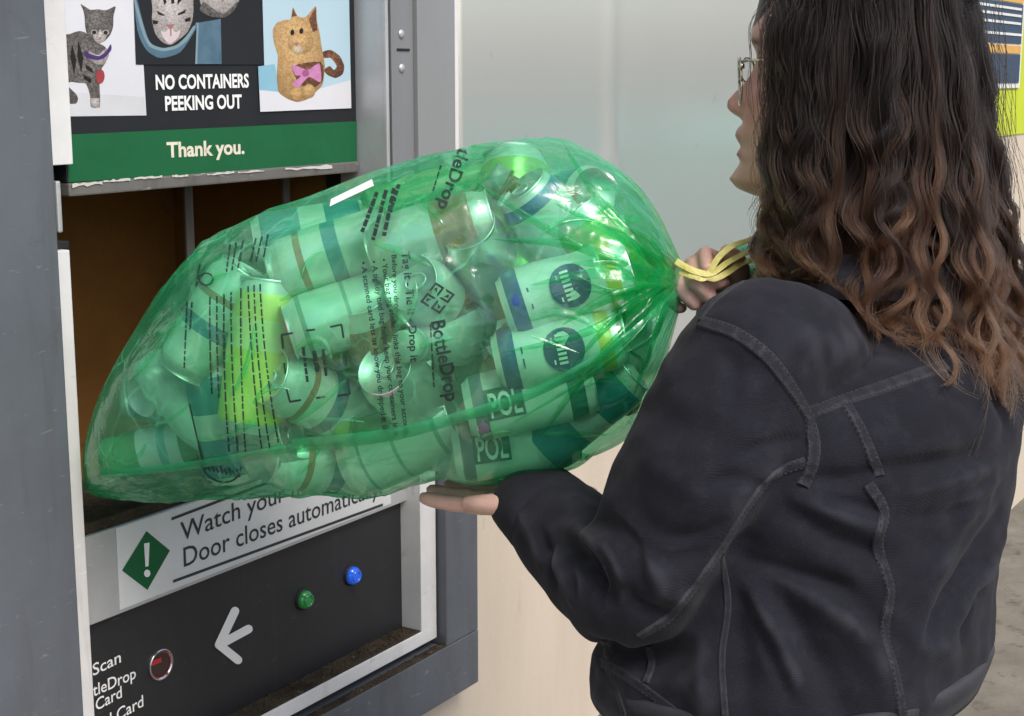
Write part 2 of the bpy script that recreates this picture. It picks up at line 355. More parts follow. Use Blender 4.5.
M['sky_photo'] = surf('pale_blue_print', (.42, .60, .70), (.50, .66, .74), scale=4, rough=.35, bstr=0)
M['sky_photo2'] = surf('blue_shade_print', (.20, .44, .58), (.30, .54, .66), scale=12, rough=.35, bstr=0)
M['denim_print'] = surf('denim_print', (.06, .13, .19), (.11, .20, .27), scale=40, rough=.4, bstr=0)
M['denim_edge'] = plain('denim_edge_print', (.22, .33, .38), .4)
# green band and its wording
flat_poly('green_band', [(68.2, 134.6), (356.6, 121.2), (356.8, 163.2), (68.2, 182.4)], YS - .0001, M['green_print'], door)
# left photo: grey tabby kitten on white
P_('kitten_photo', [(46, -60), (134, -62), (137.5, 64.6), (143.5, 64.4), (146.4, 115.4), (67.3, 116.4), (62, -10)], M['photo_white'])
P_('photo_floor', [(66, 92), (145, 97), (146.4, 115.2), (67.3, 116.2)], M['photo_floor'])
P_('kitten_body', [(63, 39), (70, 34), (79, 31), (86, 33), (92, 40), (104, 46), (108, 52), (106, 62), (101, 70), (99.5, 84), (99.8, 106), (91, 107), (90, 96), (86, 84), (79, 83), (70, 82), (68, 86), (76, 94), (78, 99), (76, 103.5), (68, 103), (66, 90)], M['tabby'])
P_('kitten_chest', [(89, 51), (98, 55), (106, 48), (109, 55), (104, 64), (96, 64), (90, 58)], M['tabby_pale'])
P_('kitten_paw', [(90.5, 98), (99.5, 98), (100, 107.5), (91.5, 107.5)], M['tabby_pale'])
P_('kitten_head', [(84.5, 17), (83, 10), (80.6, 4), (90, 9.6), (98, 9.2), (104, 10.2), (108, 9.5), (115.4, 6.4), (113.4, 16), (113, 27), (110, 35), (104, 41.5), (98, 43), (92, 40), (86.5, 33), (85, 26)], M['tabby'])
P_('kitten_muzzle', [(93, 33), (97, 35), (100, 29), (103, 35), (107, 34.5), (104, 41), (98.5, 43.6), (94, 39.5)], M['tabby_pale'])
for s in ((94, 32.3), (105.4, 32.6)):
    P_('kitten_eye', ell(s[0], s[1], 3.6, 2.7, 12), M['tabby_pale']); P_('kitten_pupil', ell(s[0], s[1], 2.2, 2.0, 12), M['eye'])
P_('kitten_nose', [(98, 37.3), (102, 37.3), (100, 40.3)], M['nose'])
P_('kitten_collar', [(85, 50), (90, 54), (99, 56), (106, 51), (110.5, 44), (111, 50), (104, 58), (97, 60), (88, 58), (84, 55)], M['purple'])
P_('kitten_tag', ell(100, 76.5, 4.4, 7.2, 16, .05), M['redtag'])
for s in ([(85, 64), (92, 69), (93, 73), (86, 69)], [(83, 74), (91, 79), (91, 83), (84, 79)], [(72, 44), (76, 60), (74, 74), (70, 56)], [(78, 40), (83, 58), (81, 72), (77, 56)]):
    P_('kitten_stripe', s, M['eye'])
# middle photo: kittens peeping from a denim pocket
P_('pocket_photo', [(131, -62), (262, -66), (263.5, 64.6), (135.5, 64.6)], M['sign_dark'])
P_('pocket_cloth', [(131.5, -20), (137, 0), (143, 24), (150, 43), (163, 49.5), (178, 46), (190, 33), (196, 22), (196, 28), (180, 52), (160, 58), (146, 50), (137, 30)], M['denim_print'])
P_('pocket_hem', [(133, -8), (139.5, 14), (146, 36), (152, 44.5), (163, 48), (176, 45), (186, 36), (193, 26), (194.5, 28), (187, 40), (176, 48.5), (162, 51), (149, 46.5), (142, 33), (135, 8)], M['denim_edge'])
P_('kitten_face', [(151, -22), (152, 8), (151.5, 20), (155, 34), (162, 42), (170, 45), (178, 40), (187, 32), (192, 20), (193, 4), (189, -22)], M['tabby_pale'])
P_('kitten_muzzle', [(160, 31), (165, 32), (170, 27), (175, 32), (180, 30), (178, 37), (174, 41), (169, 44), (164, 39)], M['muzzle_pink'])
P_('kitten_nose', [(165.5, 24.5), (174.5, 24), (170.2, 30.5)], M['nose'])
P_('kitten_mouth', [(169.6, 30), (171, 30), (171.2, 36), (169.8, 36)], M['nose'])
for e in ([(156, 10.5), (163.5, 14.5), (164, 16), (158, 14.6)], [(186, 9), (178, 13.4), (177, 15.4), (184, 13.4)]): P_('kitten_eye', e, M['eye'])
for s in ([(163, -10), (166, 2), (164, 5), (160, -10)], [(172, -12), (174, 3), (171, 4), (169, -12)], [(180, -10), (181, 0), (177, 5), (177, -10)], [(152, 20), (158, 21), (157, 24), (152.5, 24)], [(190, 17), (184, 19), (185, 22), (190, 21)]): P_('kitten_stripe', s, M['eye'])
P_('second_kitten', [(198, -22), (200, 4), (207, 12), (214, 13), (222, 15.5), (229, 10), (238, 2), (240, -22)], M['tabby_pale'])
P_('kitten_nose', [(218, -4), (226, -5), (222, 3)], M['nose'])
P_('kitten_cheek', [(203, 2), (213, 9), (220, 13), (226, 12), (234, 4), (238, 2), (232, 12), (222, 18), (208, 16), (199, 10)], M['tabby'])
P_('pocket_strap', [(196, 23), (220, 19), (221, 64), (194.5, 64)], M['denim_print'])
P_('strap_edge', [(196, 23), (198, 22.6), (196.5, 64), (194.5, 64)], M['denim_edge'])
# right photo: ginger kitten with a pink bow
P_('ginger_photo', [(260, -66), (347, -70), (350.6, 108.2), (259.6, 111.8), (257.4, 66.4), (263.6, 66)], M['sky_photo'])
P_('photo_shade', [(257.4, 66.4), (274, 64), (279, 92), (259.2, 97)], M['sky_photo2'])
P_('photo_floor', [(258.6, 90), (300, 94), (349.9, 80), (350.6, 108.2), (259.6, 111.8)], M['photo_white'])
P_('kitten_tail', [(322, 52), (330, 50), (339, 56), (343.5, 66), (342, 74), (335, 78), (327, 75), (323, 70), (329, 66), (333, 70), (336, 66), (330, 58), (323, 58)], M['ginger_dark'])
P_('kitten_body', [(272, 30), (276, 23), (283, 20), (290, 19), (292, 7), (297, 16), (305, 17), (315, 6), (316, 20), (319, 34), (321, 48), (324, 66), (322, 84), (315, 92), (307, 99), (297, 102), (287, 99), (278, 92), (276, 76), (277, 56), (273, 42)], M['ginger'])
P_('kitten_ear', [(308, 19), (315, 7), (316.4, 30), (312, 32)], M['ginger_dark'])
P_('kitten_ear', [(290.6, 17), (292.2, 8.5), (296, 16)], M['ginger_dark'])
P_('kitten_face', ell(300, 42, 13, 12, 18), M['ginger'])
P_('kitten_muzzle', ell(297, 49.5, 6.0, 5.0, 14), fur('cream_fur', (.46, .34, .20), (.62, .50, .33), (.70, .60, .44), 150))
for s in ((291.5, 32.5), (300.5, 31)): P_('kitten_eye', ell(*s, 2.0, 3.0, 12, .1), M['eye'])
P_('kitten_nose', [(293, 43), (298, 43), (295.6, 46.5)], M['nose'])
P_('kitten_chest_shade', [(292, 66), (320, 62), (322, 80), (312, 88), (302, 86), (296, 80)], M['ginger_dark'])
P_('bow', [(291, 64.5), (303, 69), (308, 69.5), (318.5, 63.5), (320, 82), (309, 77), (305, 79), (297, 88), (291.5, 84), (300, 76), (294, 75)], M['pink'])
P_('bow_knot', ell(304.8, 73.2, 3.6, 3.6, 10), plain('bow_knot_print', (.40, .10, .28), .4))
for s in ((296, 94), (308, 91)): P_('kitten_paw', ell(*s, 6.5, 7, 12), M['ginger'])
# wording: three points give the baseline start, baseline end and the height direction on the poster
def wording(name, s, p0, p1, hpx, mat, parent, Y, bold=0.0, space=1.0, xscale=None):
    v, f = text_flat(s, bold, space)
    a = onY(*p0, Y); b = onY(*p1, Y); wdt = v[:, 0].max() - v[:, 0].min(); x0 = v[:, 0].min()
    mid = ((p0[0] + p1[0]) / 2, (p0[1] + p1[1]) / 2); hh = onY(mid[0], mid[1] - hpx, Y)[2] - onY(mid[0], mid[1], Y)[2]
    cap = .73
    ux = (b - a) / wdt
    pts = [(a[0] + ux[0] * (q[0] - x0), Y, a[2] + ux[2] * (q[0] - x0) + q[1] / cap * hh) for q in v]
    return pydata(name, pts, f, mat, parent)
wording('lettering', 'NO CONTAINERS', (156, 89.2), (249, 87.0), 14.2, M['ink_white'], door, -.0012, .03, 1.0)
wording('lettering', 'PEEKING OUT', (165.4, 110.4), (242, 107.8), 14.2, M['ink_white'], door, -.0012, .03, 1.0)
wording('lettering', 'Thank you.', (167, 157.2), (244.5, 153.4), 15.0, M['ink_cream'], door, -.0012, .03)
# battered lower edge of the door and scraps of torn tape on it
boxes('door_edge_strip', [(1.1042, 1.599, -.003, .031, 1.3745, 1.3885)], M['dirty_edge'], door, bev=.002)
M['tape'] = plain('torn_tape', (.62, .61, .57), .7)
for (x0, x1, y0) in ((70, 100, 184.5), (101, 128, 181), (132, 160, 178), (170, 186, 176), (205, 232, 174), (236, 262, 172), (283, 330, 168.6)):
    pts = []; n = 9
    for k in range(n): pts.append((x0 + (x1 - x0) * k / (n - 1), y0 - (x0 + (x1 - x0) * k / (n - 1) - x0) * .07 + random.uniform(-1.6, .4)))
    for k in range(n - 1, -1, -1): pts.append((x0 + (x1 - x0) * k / (n - 1), y0 - (x1 - x0) * k / (n - 1) * .07 + random.uniform(.8, 3.6 if x0 in (70, 283) else 1.8)))
    flat_poly('tape_scrap', pts, -.0042, M['tape'], door)
# ---- warning strip under the hatch
strip = boxes('warning_strip', [(1.0988, 1.70, .0, .0295, .8985, 1.0005)], M['alu'], mach, bev=.0012)
stx = onY(117.5, 570, 0)[0]
M['sticker'] = surf('sticker_white', (.74, .75, .76), (.68, .69, .70), scale=12, rough=.45, bscale=200, bstr=.05, dirt=(.55, .54, .52), dirt_at=.66)
boxes('sticker', [(stx, 1.66, -.0012, -.0002, .9035, .9995, 0)], M['sticker'], strip)
def flatY(name, pts, Y, mat, parent):
    v = [(onY(x, y, Y)[0], Y, onY(x, y, Y)[2]) for x, y in pts]; return pydata(name, v, [tuple(range(len(v)))], mat, parent)
flatY('warning_diamond', [(146.5, 531), (170, 550.5), (147.5, 590), (122, 570.5)], -.0016, M['green_print'], strip)
flatY('exclamation_mark', [(144, 543.5), (149.5, 542.5), (148.6, 566), (145.4, 566.8)], -.0020, M['ink_white'], strip)
flatY('exclamation_dot', ell(147.2, 573.4, 3.2, 3.8, 14), -.0020, M['ink_white'], strip)
flatY('printed_rule', [(171.5, 517.5), (400, 431), (400, 434), (171.5, 520.5)], -.0016, M['ink_dark'], strip)
flatY('printed_rule', [(173, 580), (383, 503.3), (383, 506), (173, 583)], -.0016, M['ink_dark'], strip)
wording('lettering', 'Watch your head.', (181, 541.5), (330, 483.0), 19, M['ink_dark'], strip, -.0016, .006)
wording('lettering', 'Door closes automatically.', (184, 567), (382, 493.5), 19, M['ink_dark'], strip, -.0016, .006)
# ---- black control panel
ctl = boxes('control_panel', [(1.0988, 1.6984, .010, .0285, .7046, .898)], M['black_panel'], mach, bev=.0008)
YB = .0094
for s, p0, p1 in (('Scan', (93, 676), (121, 662)), ('BottleDrop', (74, 705), (136, 678)), ('Card', (96, 711), (122, 697)), ('d Card', (106, 727), (143.5, 706)), ('Tag', (95, 748), (122, 733))):
    wording('lettering', s, p0, p1, 12.5, M['ink_white'], ctl, YB, .008)
def stroke2d(p, q, w):
    p = np.array(p, float); q = np.array(q, float); d = (q - p) / np.linalg.norm(q - p); n = np.array([-d[1], d[0]]) * w
    a0 = math.atan2(n[1], n[0]); pts = []
    for k in range(7): t = a0 + math.pi * k / 6; pts.append(p + w * np.array([math.cos(t), math.sin(t)]))
    for k in range(7): t = a0 + math.pi + math.pi * k / 6; pts.append(q + w * np.array([math.cos(t), math.sin(t)]))
    return [tuple(x) for x in pts]
for k, (p, q) in enumerate((((219, 645), (235, 611)), ((221, 644), (248.5, 629)), ((219.5, 645), (238, 660)))): flatY('arrow_stroke', stroke2d(p, q, 4.3), YB - .0003 * (k + 1), M['ink_white'], ctl)
# scanner window
def ring_at(name, px, py, r, mat, parent, Y, prof, n=36):
    c = onY(px, py, Y); m = lathe_mesh(name, prof, n, False); o = link(name, m, mat, parent, True)
    o.matrix_parent_inverse = Matrix(); o.location = Vector(c); o.rotation_euler = (math.pi / 2, 0, 0)
    # parent sits at the world origin, so the location is already the place
    return o
M['chrome'] = plain('chrome', (.62, .62, .63), .18, 1.0)
gl, nt, b = nodemat('red_scanner_glass'); b.inputs['Base Color'].default_value = (.02, .003, .004, 1); b.inputs['Roughness'].default_value = .06; b.inputs['Coat Weight'].default_value = 1
M['scan_glass'] = gl
rr = .0185
sc_ = ring_at('scanner_ring', 160.5, 664.5, rr, M['chrome'], ctl, YB, [(rr - .0022, -.004), (rr - .0018, .002), (rr, .0028), (rr + .0008, .0015), (rr + .001, -.001)])
ring_at('scanner_glass', 160.5, 664.5, rr, M['scan_glass'], ctl, YB, [(0.0001, .0002), (rr - .002, .0002)])
M['red_led'], nt, b = nodemat('red_led'); b.inputs['Base Color'].default_value = (.22, .008, .014, 1); b.inputs['Emission Color'].default_value = (1, .05, .06, 1); b.inputs['Emission Strength'].default_value = .10
flatY('scanner_beam', [(151.5, 661), (161, 657.5), (161.5, 662), (152, 666)], YB - .0006, M['red_led'], ctl)
ring_at('scanner_glow', 160.5, 664.5, rr, M['red_led'], ctl, YB, [(rr - .0032, .0006), (rr - .0021, .0006)])
# two domed lamps
for nm, px, py, c, e in (('green', 303, 599, (.01, .22, .045), .12), ('blue', 351, 575, (.01, .10, .62), .35)):
    mt, nt, b = nodemat(nm + '_lens'); b.inputs['Base Color'].default_value = (*c, 1); b.inputs['Roughness'].default_value = .2
    b.inputs['Emission Color'].default_value = (*c, 1); b.inputs['Emission Strength'].default_value = e; b.inputs['Coat Weight'].default_value = 1.0
    R_ = .0125
    o = ring_at('push_button', px, py, R_, mt, ctl, YB, [(R_, -.002), (R_, .005), (R_ * .94, .0075), (R_ * .7, .0098), (R_ * .35, .0112), (.0001, .0116)])
    o['label'] = nm + ' domed indicator lamp'
    for k in range(8):
        t = 2 * math.pi * k / 8; 
    ring_at('button_collar', px, py, R_, M['dark_gap'], ctl, YB, [(R_ + .0025, -.002), (R_ + .0025, .002), (R_ + .0002, .0028)])
    ring_at('lens_ring', px, py, R_, mt, ctl, YB, [(R_ * .70, .0095), (R_ * .68, .0122), (R_ * .52, .0125), (R_ * .50, .0100)])
# grime lying along the two ledges
def crumbs(name, x0, x1, y0, y1, z, n, s):
    v = []; f = []
    for k in range(n):
        c = np.array([random.uniform(x0, x1), random.uniform(y0, y1) , z]); r = s * random.uniform(.3, 1) ** 2; b0 = len(v)
        for q in ((1, 0, 0), (-.5, .87, 0), (-.5, -.87, 0), (0, 0, .8)):
            v.append(c + r * np.array(q) * np.array([random.uniform(.6, 1.5), random.uniform(.6, 1.2), random.uniform(.5, 1.2)]))
        f += [(b0, b0 + 1, b0 + 3), (b0 + 1, b0 + 2, b0 + 3), (b0 + 2, b0, b0 + 3)]
    o = pydata(name, v, f, M['grime'], mach); o['kind'] = 'stuff'; return o
boxes('ledge_grime', [(1.083, 1.6975, -.0235, .0095, .7040, .7068), (1.066, 1.739, -.0395, -.0256, .6712, .6735)], M['grime'], mach, bev=.0008)
crumbs('crumbs', 1.10, 1.69, -.022, .009, .7066, 1400, .0045); crumbs('crumbs', 1.07, 1.735, -.039, -.026, .6733, 700, .003)
# ================================================================== BAG OF CONTAINERS
RIBS = [((85, 479), (87, 490)), ((92, 432), (105, 498)), ((108, 384), (150, 504)), ((139, 328), (205, 506)), ((186, 263), (262, 507)), ((245, 220), (325, 507)),
        ((315, 192), (385, 506)), ((390, 164), (440, 494)), ((455, 148), (500, 487)), ((520, 137), (555, 478)), ((570, 143), (605, 463)), ((615, 168), (637, 435)),
        ((648, 203), (656, 390)), ((668, 238), (670, 340)), ((680, 261), (680, 304)), ((686, 272), (686, 290))]
RD = [1.675, 1.66, 1.64, 1.62, 1.60, 1.585, 1.57, 1.555, 1.545, 1.535, 1.525, 1.52, 1.515, 1.51, 1.505, 1.50]
RTH = [.012, .05, .085, .115, .14, .155, .165, .17, .172, .172, .165, .145, .11, .07, .034, .014]
nk = len(RIBS)
topP = np.array([W(*t, D) for (t, b), D in zip(RIBS, RD)]); botP = np.array([W(*b, D) for (t, b), D in zip(RIBS, RD)])
NT, NTH = 420, 540
_ts = np.linspace(0, nk - 1, NT)
def sm(a):
    a = np.asarray(a, float); one = a.ndim == 1
    if one: a = a[:, None]
    c = catmull(a, 24); ti = np.linspace(0, nk - 1, len(c))
    o = np.stack([np.interp(_ts, ti, c[:, k]) for k in range(c.shape[1])], 1)
    return o[:, 0] if one else o
T_, B_, TH_ = sm(topP), sm(botP), sm(RTH)
CEN = (T_ + B_) / 2; VV = (T_ - B_) / 2
th = np.linspace(0, 2 * math.pi, NTH, endpoint=False)
# theta = 0 up, pi/2 towards the camera, pi down, 3pi/2 away
NEAR = -FW
def hull_dir():
    c, s_ = np.cos(th), np.sin(th)
    # slightly boxy section
    e = .88
    c2 = np.sign(c) * np.abs(c) ** e; s2 = np.sign(s_) * np.abs(s_) ** e
    k = 1 / np.sqrt(np.maximum(c2 ** 2 + s2 ** 2, 1e-9)) ** .35
    c2, s2 = c2 * k, s2 * k
    c2 /= np.abs(c2).max(); s2 /= np.abs(s2).max()
    return VV[:, None, :] * c2[None, :, None] + NEAR[None, None, :] * (TH_[:, None] * s2[None, :])[..., None]
HD = hull_dir()
HULL = CEN[:, None, :] + HD
def grid_faces(nt, nth, wrap=True):
    f = []
    for i in range(nt - 1):
        for j in range(nth if wrap else nth - 1):
            j2 = (j + 1) % nth; f.append((i * nth + j, (i + 1) * nth + j, (i + 1) * nth + j2, i * nth + j2))
    return f
hullfaces = grid_faces(NT, NTH)
hull_bvh = BVHTree.FromPolygons([tuple(p) for p in HULL.reshape(-1, 3)], hullfaces)
def front_on(bvh, px, py):
    r = Vector(ray(px, py)); h = bvh.ray_cast(Vector(CAM), r.normalized())
    return None if h[0] is None else np.array(h[0])

def depth_in(q):
    h = hull_bvh.find_nearest(Vector(q)); return (Vector(q) - h[0]).dot(h[1]), np.array(h[1])
def rims(pos, ax, L, R):
    a = np.cross(ax, [.3, .5, .8]); a /= np.linalg.norm(a); b = np.cross(ax, a); out = []
    for sg in (-1, 1):
        for k in range(6): out.append(pos + ax * sg * L / 2 + R * .9 * (a * math.cos(k * 1.047) + b * math.sin(k * 1.047)))
    return out
# ---------------- containers: one of each kind, then copies
def label_mat(name, bands, metal=.0, rough=.32, print_amt=0, ink=(.05, .16, .16), ink2=(.72, .70, .55)):
    """bands: list of (z position 0..1, colour) as constant ramp along the can's height"""
    m, nt, b = nodemat(name)
    c = nt.nodes.new('ShaderNodeTexCoord'); s = nt.nodes.new('ShaderNodeSeparateXYZ'); nt.links.new(c.outputs['Generated'], s.inputs[0])
    r = nt.nodes.new('ShaderNodeValToRGB'); r.color_ramp.interpolation = 'CONSTANT'; els = r.color_ramp.elements
    while len(els) < len(bands): els.new(.5)
    for e, (p, cc) in zip(els, bands): e.position = p; e.color = (*cc, 1)
    nt.links.new(s.outputs[2], r.inputs[0])
    n = noise(nt, 60, 3, .6); col = mixc(nt, .12, r.outputs[0], n, 'MULTIPLY')
    if print_amt > 0:
        vv_ = nt.nodes.new('ShaderNodeTexVoronoi'); vv_.distance = 'CHEBYCHEV'; vv_.inputs['Scale'].default_value = 42; nt.links.new(mapped(nt, (.8, .8, 1.5)), vv_.inputs['Vector']); sx = nt.nodes.new('ShaderNodeSeparateColor'); nt.links.new(vv_.outputs['Color'], sx.inputs[0])
        v2 = nt.nodes.new('ShaderNodeTexVoronoi'); v2.distance = 'CHEBYCHEV'; v2.inputs['Scale'].default_value = 150; nt.links.new(mapped(nt, (.6, .6, 1.6)), v2.inputs['Vector']); s2_ = nt.nodes.new('ShaderNodeSeparateColor'); nt.links.new(v2.outputs['Color'], s2_.inputs[0])
        f3 = ramp(nt, sx.outputs[0], [(.82, (0, 0, 0)), (.83, (.75, .75, .75))]); f4 = ramp(nt, s2_.outputs[1], [(.80, (0, 0, 0)), (.81, (print_amt,) * 3)])
        col = mixc(nt, f3, col, ink2); col = mixc(nt, f4, col, ink)
    nt.links.new(col, b.inputs['Base Color'])
    b.inputs['Metallic'].default_value = metal; b.inputs['Roughness'].default_value = rough; b.inputs['Coat Weight'].default_value = .3
    return m
M['can_metal'] = surf('can_aluminium', (.80, .80, .80), (.72, .73, .73), scale=18, rough=.38, metal=.8, bscale=30, bstr=.10, bdist=.004)
def clear_plastic(name, tint, rough=.22, mixf=.48):
    m, nt, b = nodemat(name); out = nt.nodes['Material Output']
    tr = nt.nodes.new('ShaderNodeBsdfTransparent'); tr.inputs[0].default_value = (*tint, 1)
    b.inputs['Base Color'].default_value = (*tint, 1); b.inputs['Roughness'].default_value = rough; b.inputs['Coat Weight'].default_value = .15; b.inputs['Coat Roughness'].default_value = .15
    ms = nt.nodes.new('ShaderNodeMixShader'); ms.inputs[0].default_value = 1 - mixf
    nt.links.new(tr.outputs[0], ms.inputs[1]); nt.links.new(b.outputs[0], ms.inputs[2]); nt.links.new(ms.outputs[0], out.inputs[0])
    bump(nt, noise(nt, 35, 3, .5), .3, .004, b); return m
M['pet'] = clear_plastic('clear_bottle_plastic', (.88, .93, .92))
M['pet_green'] = clear_plastic('green_bottle_plastic', (.35, .72, .40), mixf=.6)
M['glass_brown'] = clear_plastic('brown_bottle_glass', (.40, .19, .07), .04, .5)
def crumple(v, amt, seed):
    r = np.random.default_rng(seed); v = np.array(v)
    for k in range(5):
        c = v[r.integers(len(v))]; d = np.linalg.norm(v - c, axis=1)
        ax = v.copy(); ax[:, 2] = 0; nn = ax / (np.linalg.norm(ax, axis=1)[:, None] + 1e-9)
        v = v - nn * (amt * r.uniform(.3, 1) * np.exp(-(d / .02) ** 2))[:, None]
    return v
def can_parts(R, L, seed, dent=.0065):
    h = L / 2
    body = [(R * .78, -h), (R * .80, -h + .002), (R * .93, -h + .007), (R, -h + .014)] + [(R, -h + .014 + (L - .034) * k / 8) for k in range(1, 9)] + [(R * .96, h - .012), (R * .85, h - .004), (R * .83, h - .001)]
    v, f = lathe_data(body, 36, False); v = crumple(v, dent, seed)
    top = [(R * .83, h - .001), (R * .84, h + .001), (R * .81, h + .0012), (R * .79, h - .004), (.0001, h - .0035)]
    bot = [(R * .78, -h), (R * .70, -h + .003), (R * .4, -h + .009), (.0001, -h + .010)]
    return (v, f), lathe_data(top, 36, False), lathe_data(bot, 36, False)
_meshcache = {}
def mesh_from(name, key, v, f, mat):
    if key in _meshcache: return _meshcache[key]
    m = bpy.data.meshes.new(name); m.from_pydata([tuple(p) for p in v], [], f); m.update(); m.polygons.foreach_set('use_smooth', [True] * len(f)); m.materials.append(mat)
    _meshcache[key] = m; return m
def child(name, mesh, parent):
    o = bpy.data.objects.new(name, mesh); COL.objects.link(o); o.parent = parent; return o
tab_prof = None
def make_can(name, mat, R=.033, L=.122, kind='can', seed=1, dent=.0065):
    e = empty(name)
    (bv, bf), (tv, tf), (ov, of) = can_parts(R, L, seed, dent)
    child('body', mesh_from('body', ('b', mat.name, R, L, seed), bv, bf, mat), e)
    lid = child('lid', mesh_from('lid', ('t', R, L), tv, tf, M['can_metal']), e)
    child('base', mesh_from('base', ('o', R, L), ov, of, M['can_metal']), e)
    key = ('tab', R, L)
    if key not in _meshcache:
        h = L / 2 - .002; pts = [(.004 + .0095 * math.cos(t) * 1.15, .0075 * math.sin(t), h) for t in np.linspace(0, 2 * math.pi, 14)]
        v, f = tube_data(pts, .0013, 6, False); _meshcache[key] = None; del _meshcache[key]; mesh_from('pull_tab', key, v, f, M['can_metal'])
    child('pull_tab', _meshcache[key], lid)
    return e
def bottle_profile(R, L, neck=.0135):
    h = L / 2; pr_ = [(R * .55, -h + .004), (R * .8, -h), (R * .97, -h + .006), (R, -h + .015)]
    body_top = h - .075
    n = 9
    for k in range(1, n + 1):
        z = -h + .015 + (body_top + h - .015) * k / n; pr_.append((R * (1 - .035 * (k % 2) * (1 if k < n else 0)), z))
    for t, rr in ((.25, .93), (.5, .74), (.75, .52), (.9, .43)): pr_.append((max(neck, R * rr), body_top + .055 * t))
    pr_ += [(neck, h - .016), (neck * 1.25, h - .0155), (neck * 1.25, h - .013), (neck, h - .0125), (neck, h - .002)]
    return pr_
def make_bottle(name, mat, R=.033, L=.205, cap=None, lab=None, seed=3):
    e = empty(name)
    v, f = lathe_data(bottle_profile(R, L), 32, False)
    child('body', mesh_from('body', ('pb', mat.name, R, L), v, f, mat), e)
    if cap:
        h = L / 2; v, f = lathe_data([(.0145, h - .0125), (.0155, h - .012), (.0155, h + .001), (.0145, h + .0022), (.0001, h + .0022)], 28, False)
        child('cap', mesh_from('cap', ('cap', cap.name, L), v, f, cap), e)
    if lab:
        v, f = lathe_data([(R + .0006, -L * .22), (R + .0006, L * .08)], 36, False)
        child('label_wrap', mesh_from('label_wrap', ('lw', lab.name, R, L), v, f, lab), e)
    return e
def orient(e, pos, axis, spin=0.0):
    ax = Vector(axis).normalized(); q = ax.to_track_quat('Z', 'X')
    e.matrix_basis = Matrix.Translation(Vector(pos)) @ q.to_matrix().to_4x4() @ Matrix.Rotation(spin, 4, 'Z')
W_ = (.78, .80, .79)
CM = {
 'silver': M['can_metal'],
 'pale': label_mat('pale_can_print', [(0, (.70, .71, .71)), (.1, (.76, .80, .78)), (.40, (.10, .30, .42)), (.52, (.76, .80, .78)), (.70, (.50, .24, .14)), (.76, (.76, .80, .78)), (.9, (.70, .71, .71))], .35, .3),
 'lines': label_mat('lined_can_print', [(0, (.70, .71, .71)), (.08, (.62, .72, .68)), (.2, (.20, .42, .36)), (.23, (.66, .75, .71)), (.5, (.25, .46, .40)), (.53, (.66, .75, .71)), (.86, (.2, .42, .36)), (.9, (.7, .71, .71))], .3, .3),
 'copper': label_mat('copper_can_print', [(0, (.70, .71, .71)), (.08, (.70, .73, .72)), (.55, (.55, .26, .16)), (.86, (.72, .70, .66))], .5, .28),
 'green': label_mat('green_can_print', [(0, (.7, .71, .71)), (.06, (.22, .52, .10)), (.45, (.34, .60, .14)), (.9, (.7, .71, .71))], .3, .3),
 'bluering': label_mat('blue_ring_can_print', [(0, (.7, .71, .71)), (.06, (.03, .16, .40)), (.20, (.55, .68, .66)), (.85, (.03, .16, .40)), (.95, (.7, .71, .71))], .2, .3),
 'badge': label_mat('badge_can_print', [(0, (.7, .71, .71)), (.05, (.03, .10, .30)), (.17, (.72, .78, .76)), (.80, (.70, .58, .10)), (.91, (.72, .78, .76)), (.95, (.7, .71, .71))], .1, .32, 0),
 'seltzer': label_mat('seltzer_can_print', [(0, (.7, .71, .71)), (.06, (.20, .20, .26)), (.16, (.76, .80, .78)), (.80, (.03, .14, .12)), (.93, (.7, .71, .71))], .1, .32, 0),
 'yellow': label_mat('yellow_can_print', [(0, (.7, .71, .71)), (.07, (.95, .88, .16)), (.55, (.95, .92, .45)), (.75, (.93, .85, .22)), (.92, (.7, .71, .71))], .15, .35),
 'teal': label_mat('teal_can_print', [(0, (.7, .71, .71)), (.07, (.04, .26, .34)), (.40, (.70, .74, .72)), (.62, (.04, .26, .34)), (.92, (.7, .71, .71))], .2, .32),
 'red': label_mat('red_can_print', [(0, (.7, .71, .71)), (.07, (.42, .06, .05)), (.6, (.70, .62, .55)), (.92, (.7, .71, .71))], .2, .32),
}
LABY = label_mat('yellow_wrap', [(0, (.86, .84, .16)), (.6, (.80, .80, .50)), (.85, (.30, .55, .12))], 0, .4)
LABW = label_mat('pale_wrap', [(0, (.70, .74, .74)), (.5, (.20, .46, .50)), (.7, (.72, .76, .76))], 0, .4)
capm = {'white': plain('white_cap', (.72, .74, .72), .35), 'green': plain('green_cap', (.10, .36, .12), .35), 'grey': plain('grey_cap', (.34, .34, .36), .35), 'blue': plain('blue_cap', (.04, .10, .32), .35), 'orange': plain('orange_cap', (.62, .30, .12), .35), 'lime': plain('lime_cap', (.45, .60, .16), .35)}
caps = []            # capsules: p, q, r
placed = []
def add_container(e, pos, axis, L, R, spin):
    a = np.array(axis, float); a /= np.linalg.norm(a); orient(e, pos, a, spin)
    caps.append((np.array(pos) - a * (L / 2 - R * .7), np.array(pos) + a * (L / 2 - R * .7), R)); placed.append(e)
def img_axis(ang, tilt):
    """direction of the lid end: ang degrees in the picture (0 right, 90 up), tilt degrees towards the camera"""
    a, t = math.radians(ang), math.radians(tilt)
    return (RT * math.cos(a) + UP * math.sin(a)) * math.cos(t) + NEAR * math.sin(t)
